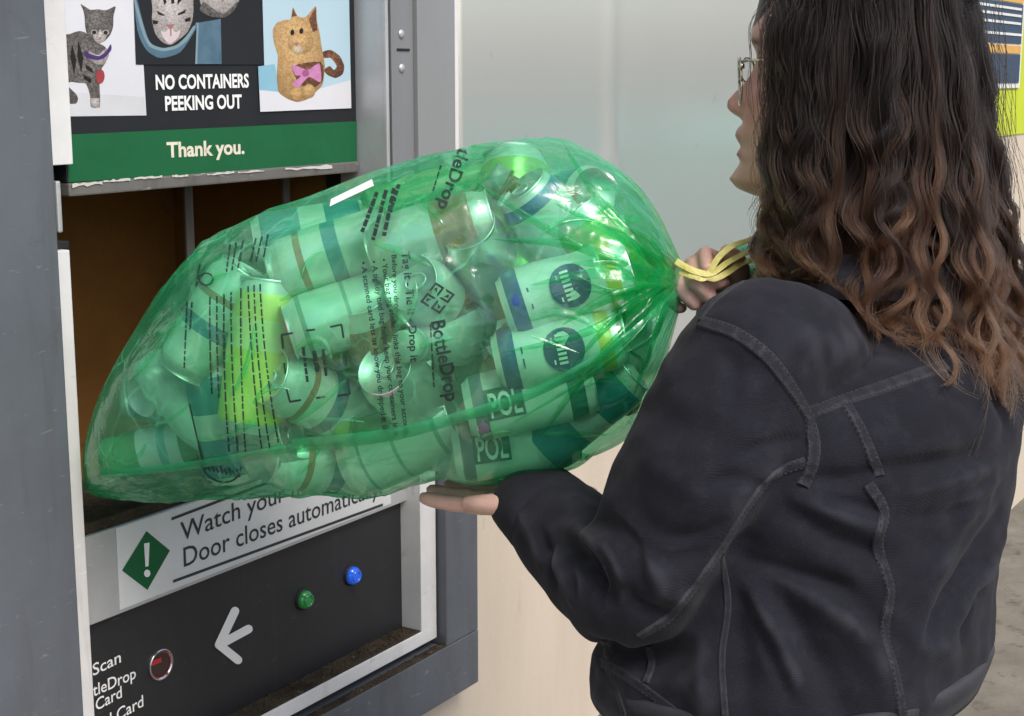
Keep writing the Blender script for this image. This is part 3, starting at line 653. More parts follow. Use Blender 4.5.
# (type, material, px, py, angle, tilt, extra depth, label, category)
SPEC = [
 ('can', 'pale', 322, 246, 197, 0, .002, 'plain silver can lying highest at the hatch side of the green bag', 'can'),
 ('can', 'lines', 345, 312, 198, 6, .002, 'pale can with thin green stripes behind the boxed tag outline', 'can'),
 ('can', 'copper', 432, 236, 17, 4, .004, 'silver can with a copper brown patch under the upper bag wording', 'can'),
 ('tall', 'green', 512, 186, 92, -18, .012, 'bright green can at the very top of the bag', 'can'),
 ('can', 'bluering', 560, 232, 130, 20, .012, 'can with a dark blue rim below the bag crown near the folds', 'can'),
 ('can', 'badge', 566, 288, 18, 2, .004, 'white can with navy badge and yellow foot, upper of the pair near her hand', 'can'),
 ('can', 'badge', 560, 350, 12, 2, .003, 'white can with navy badge and yellow foot, lower of the pair near her sleeve', 'can'),
 ('can', 'seltzer', 530, 402, 12, 0, .003, 'white can printed POL in a dark box, upper one', 'can'),
 ('can', 'seltzer', 516, 454, 8, -2, .006, 'white can printed POL in a dark box, lower one above her palm', 'can'),
 ('bottle', 'pet', 470, 330, 196, 52, .012, 'clear bottle with its pale cap facing out beside the bag emblem', 'bottle'),
 ('can', 'silver', 412, 396, 130, 55, .006, 'bare silver can showing its round lid under the bag name', 'can'),
 ('can', 'red', 440, 300, 150, 62, .010, 'can with a reddish side behind the bag emblem', 'can'),
 ('small', 'pet', 164, 414, -52, 4, .002, 'clear ribbed bottle with a grey cap in the pointed end of the bag', 'bottle'),
 ('yellow', 'yellow', 252, 352, 82, 4, -.002, 'lime yellow can behind the small print columns', 'can'),
 ('can', 'pale', 318, 398, 152, 40, .006, 'pale can showing its rim below the boxed tag outline', 'can'),
 ('can', 'silver', 262, 446, 20, 40, .008, 'silver can low in the bag over the warning strip', 'can'),
 ('can', 'lines', 400, 458, 24, 12, .008, 'striped can lying along the underside of the bag', 'can'),
 ('can', 'pale', 322, 468, 172, 30, .010, 'pale can turned end-on just above the automatic door wording', 'can'),
 ('can', 'teal', 222, 424, 100, 10, .030, 'teal can behind the ribbed bottle', 'can'),
 ('small', 'pet_green', 128, 462, 12, 0, .02, 'small green bottle in the lowest corner of the bag', 'bottle'),
 ('can', 'pale', 215, 322, 58, 6, .012, 'pale can at the sloping hatch end of the bag', 'can'),
 ('can', 'teal', 300, 214, 10, -8, .040, 'teal can tucked behind the highest silver can', 'can'),
 ('bottle', 'glass_brown', 590, 205, 148, 10, .020, 'brown glass bottle in the upper fold side of the bag', 'bottle'),
 ('can', 'green', 622, 262, 125, 10, .012, 'green can nearest the gathered neck of the bag', 'can'),
 ('can', 'teal', 606, 420, 40, 10, .012, 'dark teal can low in the bag beside her sleeve', 'can'),
 ('bottle', 'pet_green', 440, 452, 172, 4, .030, 'green bottle over her open palm', 'bottle'),
 ('can', 'copper', 384, 352, 110, 30, .020, 'copper banded can under the three printed sentences', 'can'),
 ('can', 'silver', 490, 268, 120, 48, .014, 'silver can with its lid turned outward beside the blue rim', 'can'),
]
DIM = {'can': (.122, .033), 'tall': (.150, .036), 'bottle': (.200, .032), 'yellow': (.150, .033), 'small': (.150, .023), 'crushed': (.074, .033)}
capcycle = iter(['white', 'grey', 'lime', 'orange', 'green', 'blue', 'white', 'lime', 'orange'] * 6)
badge_objs = []
for i, (ty, mk, px, py, ang, tilt, ex, lb, cat) in enumerate(SPEC):
    L, R = DIM[ty]
    hit = front_on(hull_bvh, px, py)
    if hit is None: continue
    ax = img_axis(ang, tilt)
    ext = abs(math.sin(math.radians(tilt))) * (L / 2) + abs(math.cos(math.radians(tilt))) * R
    rv = ray(px, py); pos = hit + rv / np.linalg.norm(rv) * (ext + .006 + ex)
    if ty in ('bottle', 'small'): e = make_bottle('plastic_bottle' if mk != 'glass_brown' else 'glass_bottle', M[mk], R, L, capm['grey' if ty == 'small' else next(capcycle)], LABW if (i % 2 and mk != 'glass_brown') else None)
    else: e = make_can('drink_can', CM[mk], R, L, seed=i + 1)
    # keep the ends inside the film: slide towards the bag's middle if an end pokes out
    for it in range(60):
        ds = [(depth_in(q), q) for q in rims(pos, ax, L, R)]; (dw, nw), qw = min(ds, key=lambda z: z[0][0])
        if dw > .001: break
        pos = pos + nw * min(.012, .003 - dw) + (CEN[NT // 2] - pos) * .01
    if dw < -.002: print('POKES', lb, round(dw, 4))
    tag(e, lb, cat, 'containers in the green bag'); add_container(e, pos, ax, L, R, rng.uniform(0, 6.28) if mk not in ('badge', 'seltzer') else 0.0)
    if mk in ('badge', 'seltzer'): badge_objs.append((e, mk, R, L))
# containers deeper in the bag
def segdist(p1, q1, p2, q2):
    a = np.linspace(0, 1, 7)[:, None]; A = p1 + (q1 - p1) * a; Bq = p2 + (q2 - p2) * a
    return np.sqrt(((A[:, None] - Bq[None]) ** 2).sum(2)).min()
kinds = [('can', 'silver'), ('can', 'pale'), ('bottle', 'pet'), ('can', 'teal'), ('bottle', 'pet_green'), ('can', 'yellow'), ('can', 'copper'), ('can', 'green'), ('bottle', 'glass_brown')]
KW = {'silver': 'plain silver can', 'pale': 'pale printed can', 'pet': 'clear plastic bottle', 'teal': 'teal can', 'pet_green': 'green plastic bottle', 'yellow': 'lime yellow can', 'copper': 'silver can with copper print', 'green': 'bright green can', 'glass_brown': 'brown glass bottle'}
nfill = 0
for tries in range(13000):
    if nfill >= 62: break
    ty, mk = kinds[nfill % len(kinds)]
    if tries > 5000: ty = 'small' if ty == 'bottle' else 'crushed'
    L, R = DIM[ty]
    ti = rng.integers(int(NT * .10), int(NT * .88)); u, w_ = rng.uniform(-.95, .95), rng.uniform(-.9, .9)
    if u * u + w_ * w_ > .85: continue
    pos = CEN[ti] + VV[ti] * u + NEAR * TH_[ti] * w_
    ax = rng.normal(size=3); ax /= np.linalg.norm(ax)
    ok = True
    for sgn in (-1, 0, 1):
        q = pos + ax * sgn * (L / 2); loc = np.argmin(np.linalg.norm(CEN - q, axis=1)); rel = q - CEN[loc]; vv = VV[loc]
        hv = np.linalg.norm(vv); k = math.hypot((rel @ vv) / hv / max(hv - R * .75, .008), (rel @ NEAR) / max(TH_[loc] - R * .75, .008))
        if k > 1.0 or loc < 8 or loc > NT - 22: ok = False; break
    if not ok or min(depth_in(q)[0] for q in rims(pos, ax, L, R)) < -.002: continue
    p1, q1 = pos - ax * (L / 2 - R * .7), pos + ax * (L / 2 - R * .7)
    CA = np.array([c[0] for c in caps]); CB = np.array([c[1] for c in caps]); CR = np.array([c[2] for c in caps]); sa = np.linspace(0, 1, 7)
    S1 = p1 + (q1 - p1) * sa[:, None]; S2 = CA[:, None] + (CB - CA)[:, None] * sa[None, :, None]
    dmin = np.sqrt(((S2[:, :, None, :] - S1[None, None]) ** 2).sum(3)).min((1, 2))
    if (dmin < (R + CR) * .76).any(): continue
    if ty in ('bottle', 'small'): e = make_bottle('plastic_bottle' if mk != 'glass_brown' else 'glass_bottle', M[mk], R, L, capm[next(capcycle)], None)
    else: e = make_can('drink_can', CM[mk], R, L, seed=nfill % 5 + 40, dent=.013 if ty == 'crushed' else .0065)
    where = ('at the hatch end' if ti < NT * .36 else 'in the middle' if ti < NT * .64 else 'at the neck end')
    where = ('high' if u > .3 else 'low' if u < -.3 else 'halfway up') + ' ' + where + (' in front' if w_ > .25 else ' behind' if w_ < -.25 else '')
    tag(e, ('crushed ' if ty == 'crushed' else '') + KW[mk] + ' buried ' + where + ' of bag', 'bottle' if ty in ('bottle', 'small') else 'can', 'containers buried in the green bag')
    add_container(e, pos, ax, L, R, rng.uniform(0, 6.28)); nfill += 1
print('fill', nfill)
# prints on the cans that can be read through the film
def on_can(name, pts2, faces, R, e, mat, zoff, rot=0.0, lift=.0006):
    """pts2: (along the can, round the can) in metres"""
    v = [((R + lift) * math.cos(q[1] / R + rot), (R + lift) * math.sin(q[1] / R + rot), q[0] + zoff) for q in pts2]
    o = pydata(name, v, faces, mat, None); o.parent = e; return o
M['can_navy'] = plain('navy_badge', (.025, .075, .19), .35); M['can_white'] = plain('badge_white', (.74, .78, .77), .35); M['can_box'] = plain('seltzer_box', (.06, .13, .13), .35)
for (e, mk, R, L) in badge_objs:
    # the side turned to the camera, in the can's own axes
    mi = np.array(e.matrix_basis.to_3x3().inverted()); d = mi @ NEAR; rot = math.atan2(d[1], d[0])
    upd = mi @ UP; tz = np.array([-math.sin(rot), math.cos(rot), 0]) @ upd; sg = 1 if tz > 0 else -1
    if mk == 'badge':
        n = 22; pts = [(.019 * math.cos(t), .021 * math.sin(t)) for t in np.linspace(0, 2 * math.pi, n, endpoint=False)]
        vv = [(0, 0)] + pts; ff = [(0, k + 1, (k + 1) % n + 1) for k in range(n)]
        on_can('badge', vv, ff, R, e, M['can_navy'], .004, rot, .0009)
        for k in range(7):
            z0 = -.0085; y0 = -.0145 + k * .0042
            on_can('badge_letter', [(z0, y0), (z0 + .008, y0), (z0 + .008, y0 + .0024), (z0, y0 + .0024)], [(0, 1, 2, 3)], R, e, M['can_white'], .006, rot, .0016)
        on_can('badge_rule', [(-.001, -.012), (.0005, -.012), (.0005, .012), (-.001, .012)], [(0, 1, 2, 3)], R, e, M['can_white'], -.006, rot, .0016)
        on_can('side_print', [(-.005, -.010), (-.0035, -.010), (-.0035, .010), (-.005, .010)], [(0, 1, 2, 3)], R, e, M['can_navy'], -.030, rot, .0009)
    else:
        def dense(x0, x1, y0, y1, n=8):
            v = []; f = []
            for i in range(n + 1):
                for j in range(n + 1): v.append((x0 + (x1 - x0) * i / n, y0 + (y1 - y0) * j / n))
            for i in range(n):
                for j in range(n): a = i * (n + 1) + j; f.append((a, a + 1, a + n + 2, a + n + 1))
            return v, f
        # lettering runs along the can, tops to the upper side
        v, f = dense(-.018, .018, -.015, .015)
        on_can('printed_box', v, f, R, e, M['can_box'], -.024, rot)
        tv, tf = text_flat('POL', .02); wdt = tv[:, 0].max()
        on_can('lettering', [((q[0] / wdt - .5) * .031, (q[1] / .72 - .5) * .022 * sg) for q in tv], tf, R, e, M['can_white'], -.024, rot, .0020)

# ---------------- the film: drawn tight over the containers, slack between them
capA = np.array([c[0] for c in caps]); capB = np.array([c[1] for c in caps]); capR = np.array([c[2] for c in caps]) + .004
SS = np.linspace(.70, 1.18, 22)
sup2 = np.full((NT // 2, NTH // 2), .70); CEN2, HD2 = CEN[::2], HD[::2, ::2]
AB = capB - capA; ABL = (AB ** 2).sum(1)
for s_ in SS:
    Pp = (CEN2[:, None, :] + HD2 * s_).reshape(-1, 3)
    inside = np.zeros(len(Pp), bool)
    for k in range(len(caps)):
        w_ = Pp - capA[k]; t = np.clip(w_ @ AB[k] / ABL[k], 0, 1); dd = ((w_ - t[:, None] * AB[k]) ** 2).sum(1); inside |= dd < capR[k] ** 2
    sup2[inside.reshape(NT // 2, NTH // 2)] = s_
sup = np.repeat(np.repeat(sup2, 2, 0), 2, 1)
def blur(a, st, sth):
    for ax_, sg in ((0, st), (1, sth)):
        if sg <= 0: continue
        n = int(3 * sg) + 1; k = np.exp(-.5 * (np.arange(-n, n + 1) / sg) ** 2); k /= k.sum(); o = np.zeros_like(a)
        for i, wgt in zip(range(-n, n + 1), k):
            if ax_ == 1: o += wgt * np.roll(a, i, 1)
            else: o += wgt * a[np.clip(np.arange(a.shape[0]) - i, 0, a.shape[0] - 1)]
        a = o
    return a
def dil(a, n):
    o = a.copy()
    for i in range(-n, n + 1):
        o = np.maximum(o, np.roll(a, i, 1)); o = np.maximum(o, a[np.clip(np.arange(NT) - i, 0, NT - 1)])
    return o
s1 = blur(dil(sup, 6), 4.5, 6.0); s2 = np.maximum(s1, blur(dil(sup, 20), 14, 18) - .035)
taut = .908 + .07 * np.clip(np.cos(th), 0, 1)[None, :] ** 4 * np.ones((NT, 1))
film = np.clip(s2, taut, 1.05)
film = np.maximum(film, np.minimum(s1, 1.16))
tt = _ts / (nk - 1)
e0 = np.clip((tt - .62) / .38, 0, 1) ** 1.3; e1 = np.clip((.20 - tt) / .20, 0, 1)
film = film * (1 - e0[:, None]) + (1.0) * e0[:, None]; film = film * (1 - e1[:, None]) + e1[:, None]
# gathers running out of the neck, creases running across
ph = rng.uniform(0, 6.28, 12); TT, THm = np.meshgrid(tt, th, indexing='ij')
warp = .25 * np.sin(6 * TT + ph[0]) + .18 * np.sin(11 * TT + 2 * THm + ph[1])
g = np.zeros_like(film)
for n_, a_, p_ in ((13, 1.0, ph[2]), (21, .8, ph[3]), (34, .5, ph[4])): g += a_ * np.abs(np.sin(n_ / 2 * (THm + warp * (1 - TT) * 1.2) + p_)) * (0.6 + .4 * np.sin(3 * TT * n_ / 10 + p_))
g -= g.mean(); film += g * .042 * np.clip((TT - .55) / .35, 0, 1) ** 1.2
film += g * .03 * np.clip((.13 - TT) / .13, 0, 1)
def ridged(a, b_, seed, sharp=2.2):
    r = np.random.default_rng(seed); n = blur(r.normal(size=(NT, NTH)), a, b_); n /= n.std()
    return np.maximum(0, 1 - np.abs(n) * sharp) ** 1.2
soft = blur(rng.normal(size=(NT, NTH)), 16, 16); soft = np.clip(.55 + .6 * soft / soft.std(), 0, 1.5)
toneck = np.clip((TT - .38) / .45, 0, 1)
film += .019 * ridged(34, 4.5, 1) * soft * (.35 + toneck) + .013 * ridged(50, 7, 2, 1.8) * toneck
film += .018 * ridged(7, 22, 3) * soft * (1 - toneck) + .017 * ridged(12, 12, 4) * soft + .010 * ridged(5, 6, 5) * soft - .018 * ridged(26, 9, 6) * soft
film = blur(film, .8, .8)
BAGP = CEN[:, None, :] + HD * film[..., None]
bv = BAGP.reshape(-1, 3)
hullfaces = [tuple(reversed(q)) for q in hullfaces]
# film material: tinted, mostly see-through sheet with a wet-looking sheen
fm, nt, pb = nodemat('green_film'); out = nt.nodes['Material Output']
tr = nt.nodes.new('ShaderNodeBsdfTransparent'); tl = nt.nodes.new('ShaderNodeBsdfTranslucent'); df = nt.nodes.new('ShaderNodeBsdfDiffuse'); gs = nt.nodes.new('ShaderNodeBsdfGlossy')
nfac = noise(nt, 9, 4, .6)
tcol = ramp(nt, nfac, [(.3, (.50, .95, .70)), (.7, (.70, .985, .83))]); nt.links.new(tcol, tr.inputs[0])
df.inputs[0].default_value = (.03, .64, .25, 1); tl.inputs[0].default_value = (.04, .82, .34, 1)
gs.inputs['Roughness'].default_value = .19; gs.inputs[0].default_value = (1, 1, 1, 1)
a1 = nt.nodes.new('ShaderNodeMixShader'); a1.inputs[0].default_value = .5; nt.links.new(df.outputs[0], a1.inputs[1]); nt.links.new(tl.outputs[0], a1.inputs[2])
lw = nt.nodes.new('ShaderNodeLayerWeight'); lw.inputs[0].default_value = .35
mr = nt.nodes.new('ShaderNodeMapRange'); mr.inputs[3].default_value = .095; mr.inputs[4].default_value = .50; nt.links.new(lw.outputs['Facing'], mr.inputs[0])
a2 = nt.nodes.new('ShaderNodeMixShader'); nt.links.new(mr.outputs[0], a2.inputs[0]); nt.links.new(tr.outputs[0], a2.inputs[1]); nt.links.new(a1.outputs[0], a2.inputs[2])
fr = nt.nodes.new('ShaderNodeLayerWeight'); fr.inputs[0].default_value = .5
fp = nt.nodes.new('ShaderNodeMath'); fp.operation = 'POWER'; fp.inputs[1].default_value = 3.0; nt.links.new(fr.outputs['Facing'], fp.inputs[0])
fm2 = nt.nodes.new('ShaderNodeMapRange'); fm2.inputs[3].default_value = .085; fm2.inputs[4].default_value = .38; nt.links.new(fp.outputs[0], fm2.inputs[0])
a3 = nt.nodes.new('ShaderNodeMixShader'); nt.links.new(fm2.outputs[0], a3.inputs[0]); nt.links.new(a2.outputs[0], a3.inputs[1]); nt.links.new(gs.outputs[0], a3.inputs[2])
nt.links.new(a3.outputs[0], out.inputs[0])
vo = nt.nodes.new('ShaderNodeTexVoronoi'); vo.feature = 'DISTANCE_TO_EDGE'; vo.inputs['Scale'].default_value = 22
tc = nt.nodes.new('ShaderNodeTexCoord'); nv = nt.nodes.new('ShaderNodeTexNoise'); nv.inputs['Scale'].default_value = 9; nt.links.new(tc.outputs['Object'], nv.inputs['Vector'])
va = nt.nodes.new('ShaderNodeVectorMath'); va.operation = 'MULTIPLY_ADD'; va.inputs[1].default_value = (.12, .12, .12); nt.links.new(nv.outputs['Color'], va.inputs[0]); nt.links.new(tc.outputs['Object'], va.inputs[2]); nt.links.new(va.outputs[0], vo.inputs['Vector'])
n1 = bump(nt, vo.outputs['Distance'], .30, .006, None); n2 = bump(nt, noise(nt, 48, 3, .5, dist=1.2), .35, .004, None, n1)
for nd in (gs, df): nt.links.new(n2, nd.inputs['Normal'])
nt.links.new(n2, fr.inputs['Normal'])
# creases whiten the film, and here and there it hangs milky
def crease(scale, width, seed_off, strength):
    v_ = nt.nodes.new('ShaderNodeTexVoronoi'); v_.feature = 'DISTANCE_TO_EDGE'; v_.inputs['Scale'].default_value = scale
    nw_ = nt.nodes.new('ShaderNodeTexNoise'); nw_.inputs['Scale'].default_value = scale * .45; nw_.inputs['Detail'].default_value = 3; mp_ = mapped(nt, (.45, 1.5, 1.0)); nt.links.new(mp_, nw_.inputs['Vector'])
    vm_ = nt.nodes.new('ShaderNodeVectorMath'); vm_.operation = 'MULTIPLY_ADD'; vm_.inputs[1].default_value = (1.6 / scale,) * 3; nt.links.new(nw_.outputs['Color'], vm_.inputs[0]); nt.links.new(mp_, vm_.inputs[2]); nt.links.new(vm_.outputs[0], v_.inputs['Vector'])
    line = ramp(nt, v_.outputs['Distance'], [(0.0, (1, 1, 1)), (width, (0, 0, 0))])
    mask = ramp(nt, noise(nt, scale * .5 + seed_off, 3, .5), [(.46, (0, 0, 0)), (.66, (strength,) * 3)])
    return mixc(nt, 1.0, line, mask, 'MULTIPLY')
cr = mixc(nt, 1.0, crease(12, .045, 1.3, .26), crease(30, .05, 2.7, .13), 'ADD')
milk = ramp(nt, noise(nt, 7.5, 4, .6, dist=.6), [(.45, (0, 0, 0)), (.75, (.11, .11, .11))])
crm = mixc(nt, 1.0, cr, milk, 'ADD'); bwn = nt.nodes.new('ShaderNodeRGBToBW'); nt.links.new(crm, bwn.inputs[0])
wd = nt.nodes.new('ShaderNodeBsdfDiffuse'); wd.inputs[0].default_value = (.20, .80, .46, 1); nt.links.new(n2, wd.inputs['Normal'])
a4 = nt.nodes.new('ShaderNodeMixShader'); nt.links.new(bwn.outputs[0], a4.inputs[0]); nt.links.new(a3.outputs[0], a4.inputs[1]); nt.links.new(wd.outputs[0], a4.inputs[2]); nt.links.new(a4.outputs[0], out.inputs[0])
M['film'] = fm
bag = pydata('drop_bag', bv, hullfaces, M['film'], None, True)
tag(bag, 'bulging see-through green plastic bag of empties pushed into the hatch', 'bag')
bag_bvh = BVHTree.FromPolygons([tuple(p) for p in bv], hullfaces)
def onbag(px, py, lift=.0012):
    r = Vector(ray(px, py)).normalized(); h = bag_bvh.ray_cast(Vector(CAM), r)
    if h[0] is None:
        q = bag_bvh.find_nearest(Vector(W(px, py, 1.53)))[0]; return np.array(q) - np.array(r) * lift
    return np.array(h[0]) - np.array(r) * lift
# closed tip
tipc = BAGP[0].mean(0); 
# pressed seam band running along the bag
def film_variant(name, diffuse, edge, gloss0, gloss1, dcol):
    m = M['film'].copy(); m.name = name; nd = m.node_tree.nodes
    for q in nd:
        if q.bl_idname == 'ShaderNodeMapRange':
            if abs(q.inputs[3].default_value - .095) < 1e-4: q.inputs[3].default_value, q.inputs[4].default_value = diffuse, edge
            elif abs(q.inputs[3].default_value - .085) < 1e-4: q.inputs[3].default_value, q.inputs[4].default_value = gloss0, gloss1
        if q.bl_idname == 'ShaderNodeBsdfDiffuse': q.inputs[0].default_value = (*dcol, 1)
    return m
M['film_band'] = film_variant('green_film_seam', .50, .65, .06, .25, (.05, .56, .26)); M['film_fold'] = film_variant('green_film_fold', .26, .50, .05, .22, (.015, .38, .14))
def bag_band(name, cpx, wpx, mat, lift=.002):
    c = catmull(np.array(cpx, float), 10); v = []; f = []; d = np.gradient(c, axis=0); nrm = np.stack([-d[:, 1], d[:, 0]], 1); nrm /= np.linalg.norm(nrm, axis=1)[:, None]; m = 5; rows = 0
    for i in range(len(c)):
        w_ = wpx(i / (len(c) - 1)) if callable(wpx) else wpx
        row = [onbag(*(c[i] + nrm[i] * w_ * (k / (m - 1) - .5)), lift + .0015 * math.sin(math.pi * k / (m - 1))) for k in range(m)]
        if any(q is None for q in row): continue
        v += row; rows += 1
    f = [(i * m + k, i * m + k + 1, (i + 1) * m + k + 1, (i + 1) * m + k) for i in range(rows - 1) for k in range(m - 1)]
    return pydata(name, v, f, mat, bag, True)
bag_band('seam_band', [(292, 446), (340, 441), (400, 433), (470, 414), (540, 390), (600, 356), (650, 318), (676, 292)], lambda t: 15 - 9 * t, M['film_band'])
bag_band('seam_band', [(100, 474), (150, 470), (200, 464), (250, 455), (300, 447)], 8, M['film_band'])
# standing folds: pleats running out of the knot, and loose creases elsewhere
def fold(cpx, wpx, hgt, mt='film_fold'):
    c = catmull(np.array(cpx, float), 12); n = len(c); d = np.gradient(c, axis=0); nr_ = np.stack([-d[:, 1], d[:, 0]], 1); nr_ /= np.linalg.norm(nr_, axis=1)[:, None] + 1e-9; v = []; m = 5
    for i in range(n):
        t = i / (n - 1); env = math.sin(math.pi * min(1, .12 + t * .88)) ** .7
        for k in range(m):
            u = k / (m - 1) * 2 - 1; v.append(onbag(*(c[i] + nr_[i] * (u * wpx * env * .5 + (1 - abs(u)) * wpx * .3 * env)), .0012 + hgt * env * (1 - abs(u)) ** 1.4))
    f = [(i * m + k, i * m + k + 1, (i + 1) * m + k + 1, (i + 1) * m + k) for i in range(n - 1) for k in range(m - 1)]
    return pydata('film_fold', v, f, M[mt], bag, True)
fr2 = np.random.default_rng(5)
for a in np.linspace(120, 250, 20):
    a_ = math.radians(a + fr2.normal() * 2.5); Lf = fr2.uniform(70, 235) * (1 if 150 < a < 235 else .75); p0 = np.array([679, 281.0]) + np.array([math.cos(a_), -math.sin(a_)]) * fr2.uniform(4, 14)
    dv = np.array([math.cos(a_), -math.sin(a_)]); sd = np.array([-dv[1], dv[0]]); bow = fr2.normal() * 10; pts = [p0 + dv * Lf * t + sd * bow * math.sin(math.pi * t) + sd * fr2.normal() * 2.0 for t in (0, .3, .6, 1)]
    if all(hull_bvh.ray_cast(Vector(CAM), Vector(ray(*q)).normalized())[0] is not None for q in pts): fold(pts, fr2.uniform(5, 13), fr2.uniform(.002, .006))
for k in range(46):
    c_ = np.array([fr2.uniform(110, 620), fr2.uniform(160, 490)]); ang = fr2.normal() * .5 + (.35 if c_[0] < 400 else -.1); Lf = fr2.uniform(22, 75); dv = np.array([math.cos(ang), -math.sin(ang)]); sd = np.array([-dv[1], dv[0]]); bow = fr2.normal() * 6
    pts = [c_ + dv * Lf * t + sd * bow * math.sin(math.pi * t) for t in (0, .35, .7, 1)]
    if all(hull_bvh.ray_cast(Vector(CAM), Vector(ray(*q)).normalized())[0] is not None for q in pts): fold(pts, fr2.uniform(3, 9), fr2.uniform(.001, .003), 'film')
# ---- printing on the bag (words run down the bag, tops to the right)
M['bag_ink'] = plain('bag_ink', (.012, .035, .03), .5)
def bagprint(s, p0, p1, hpx, bold=0.0, bend=0.0, name='bag_lettering'):
    tv, tf = text_flat(s, bold); x0, x1 = tv[:, 0].min(), tv[:, 0].max()
    p0 = np.array(p0, float); p1 = np.array(p1, float); d = (p1 - p0) / (x1 - x0); dn = (p1 - p0) / np.linalg.norm(p1 - p0); up = np.array([dn[1], -dn[0]])
    pts = []
    for q in tv:
        t = (q[0] - x0) / (x1 - x0); c = p0 + d * (q[0] - x0) + up * (q[1] / .72 * hpx + bend * 4 * t * (1 - t)); h = onbag(*c)
        pts.append(h if h is not None else W(c[0], c[1], 1.5))
    return pydata(name, pts, tf, M['bag_ink'], bag)
def dashes(p0, p1, wpx=2.2, bend=0.0, name='bag_small_print', gap=.25, seed=0):
    """a column of small print too fine to read"""
    r = np.random.default_rng(seed); p0 = np.array(p0, float); p1 = np.array(p1, float); Lp = np.linalg.norm(p1 - p0); dn = (p1 - p0) / Lp; up = np.array([dn[1], -dn[0]]); v = []; f = []; t = 0.0
    while t < Lp - 2:
        w_ = min(r.uniform(3, 11), Lp - t); k0 = len(v)
        for q in np.linspace(t, t + w_, 4):
            for sgn in (-.5, .5):
                u = q / Lp; c = p0 + dn * q + up * (sgn * wpx * r.uniform(.75, 1.1) + bend * 4 * u * (1 - u)); h = onbag(*c); v.append(h if h is not None else W(c[0], c[1], 1.5))
        f += [(k0 + 2 * i, k0 + 2 * i + 1, k0 + 2 * i + 3, k0 + 2 * i + 2) for i in range(3)]
        t += w_ + r.uniform(1.0, 2.2)
    return pydata(name, v, f, M['bag_ink'], bag)
bagprint('BottleDrop', (431, 322), (446, 402), 14.5, .02)
dashes((430.5, 324), (434, 388), 1.6, seed=1)
bagprint('Tag it - Tie it - Drop it', (401.5, 252), (410.5, 362), 8.2, .02, 1.0)
bagprint('Before you drop:', (391.5, 255), (395, 314), 5.0, .012)
bagprint('\u2022 Your bag tag sticker links this bag to your account.', (381, 259), (404.5, 437), 5.6, .014, 1.5)
bagprint('\u2022 A tightly tied bag helps keep your containers in it.', (371, 261), (394, 438), 5.6, .014, 1.5)
bagprint('\u2022 A scanned card lets us know you dropped it off.', (360.5, 262), (383, 436), 5.6, .014, 1.5)
bagprint('tleDrop', (459, 147), (437, 207), 13, .02)
dashes((441, 165), (432, 194), 1.6, seed=2)
for k, (a, b) in enumerate((((377, 192), (362, 232)), ((386, 190), (373, 240)), ((394, 188), (384, 236)))): dashes(a, b, 4.2, seed=20 + k)
dashes((399, 184), (390, 212), 4, seed=30)
# emblem: a diamond of four tilted tiles
def bagpoly(pts, name='bag_emblem'):
    v = [onbag(*p) for p in pts]; return pydata(name, v, [tuple(range(len(v)))], M['bag_ink'], bag)
ce = np.array([437.5, 298.0]); ux_ = np.array([9.5, 6.0]) * .98; uy_ = np.array([-7.0, 9.0]) * 1.05
def EP(a, b): return tuple(ce + ux_ * a + uy_ * b)
for (sx, sy) in ((-1, -1), (1, -1), (-1, 1), (1, 1)):
    cx_, cy_ = sx * .56, sy * .56; o_, i_ = .48, .30
    for k in range(4):
        c4 = [(-1, -1), (1, -1), (1, 1), (-1, 1)]; a, b = c4[k], c4[(k + 1) % 4]
        if (sx, sy, k) in ((-1, -1, 2), (1, -1, 3), (-1, 1, 1), (1, 1, 0)): continue
        bagpoly([EP(cx_ + a[0] * o_, cy_ + a[1] * o_), EP(cx_ + b[0] * o_, cy_ + b[1] * o_), EP(cx_ + b[0] * i_, cy_ + b[1] * i_), EP(cx_ + a[0] * i_, cy_ + a[1] * i_)])
    bagpoly([EP(cx_ - sx * .2, cy_ - sy * .2), EP(cx_ + sx * .22, cy_ - sy * .06), EP(cx_ + sx * .05, cy_ + sy * .2)])
# boxed outline for the tag
def bagline(p, q, w_=2.0, name='tag_outline'):
    p = np.array(p, float); q = np.array(q, float); d = (q - p) / np.linalg.norm(q - p); n = np.array([-d[1], d[0]]) * w_ / 2
    m = max(2, int(np.linalg.norm(q - p) / 4)); v = []
    for k in range(m + 1):
        c = p + (q - p) * k / m; v += [onbag(*(c + n)), onbag(*(c - n))]
    return pydata(name, v, [(2 * k, 2 * k + 1, 2 * k + 3, 2 * k + 2) for k in range(m)], M['bag_ink'], bag)
for p, q in (((281, 335), (292.5, 333)), ((281.5, 335), (283, 349)), ((306, 330.6), (315, 329.6)), ((330, 327), (342, 324.5)), ((341.5, 325), (343.5, 338)), ((344, 354), (346, 364)), ((347.5, 379), (350, 394)), ((338, 396), (350, 394)), ((316, 398), (325, 397)), ((284, 363), (285.5, 374)), ((286.5, 389), (290, 402)), ((289.5, 402), (301, 400))): bagline(p, q)
dashes((303, 347), (307.5, 382), 3.2, seed=40); dashes((314, 351), (317.5, 375), 4, seed=41); dashes((323, 349), (326, 376), 3, seed=42)
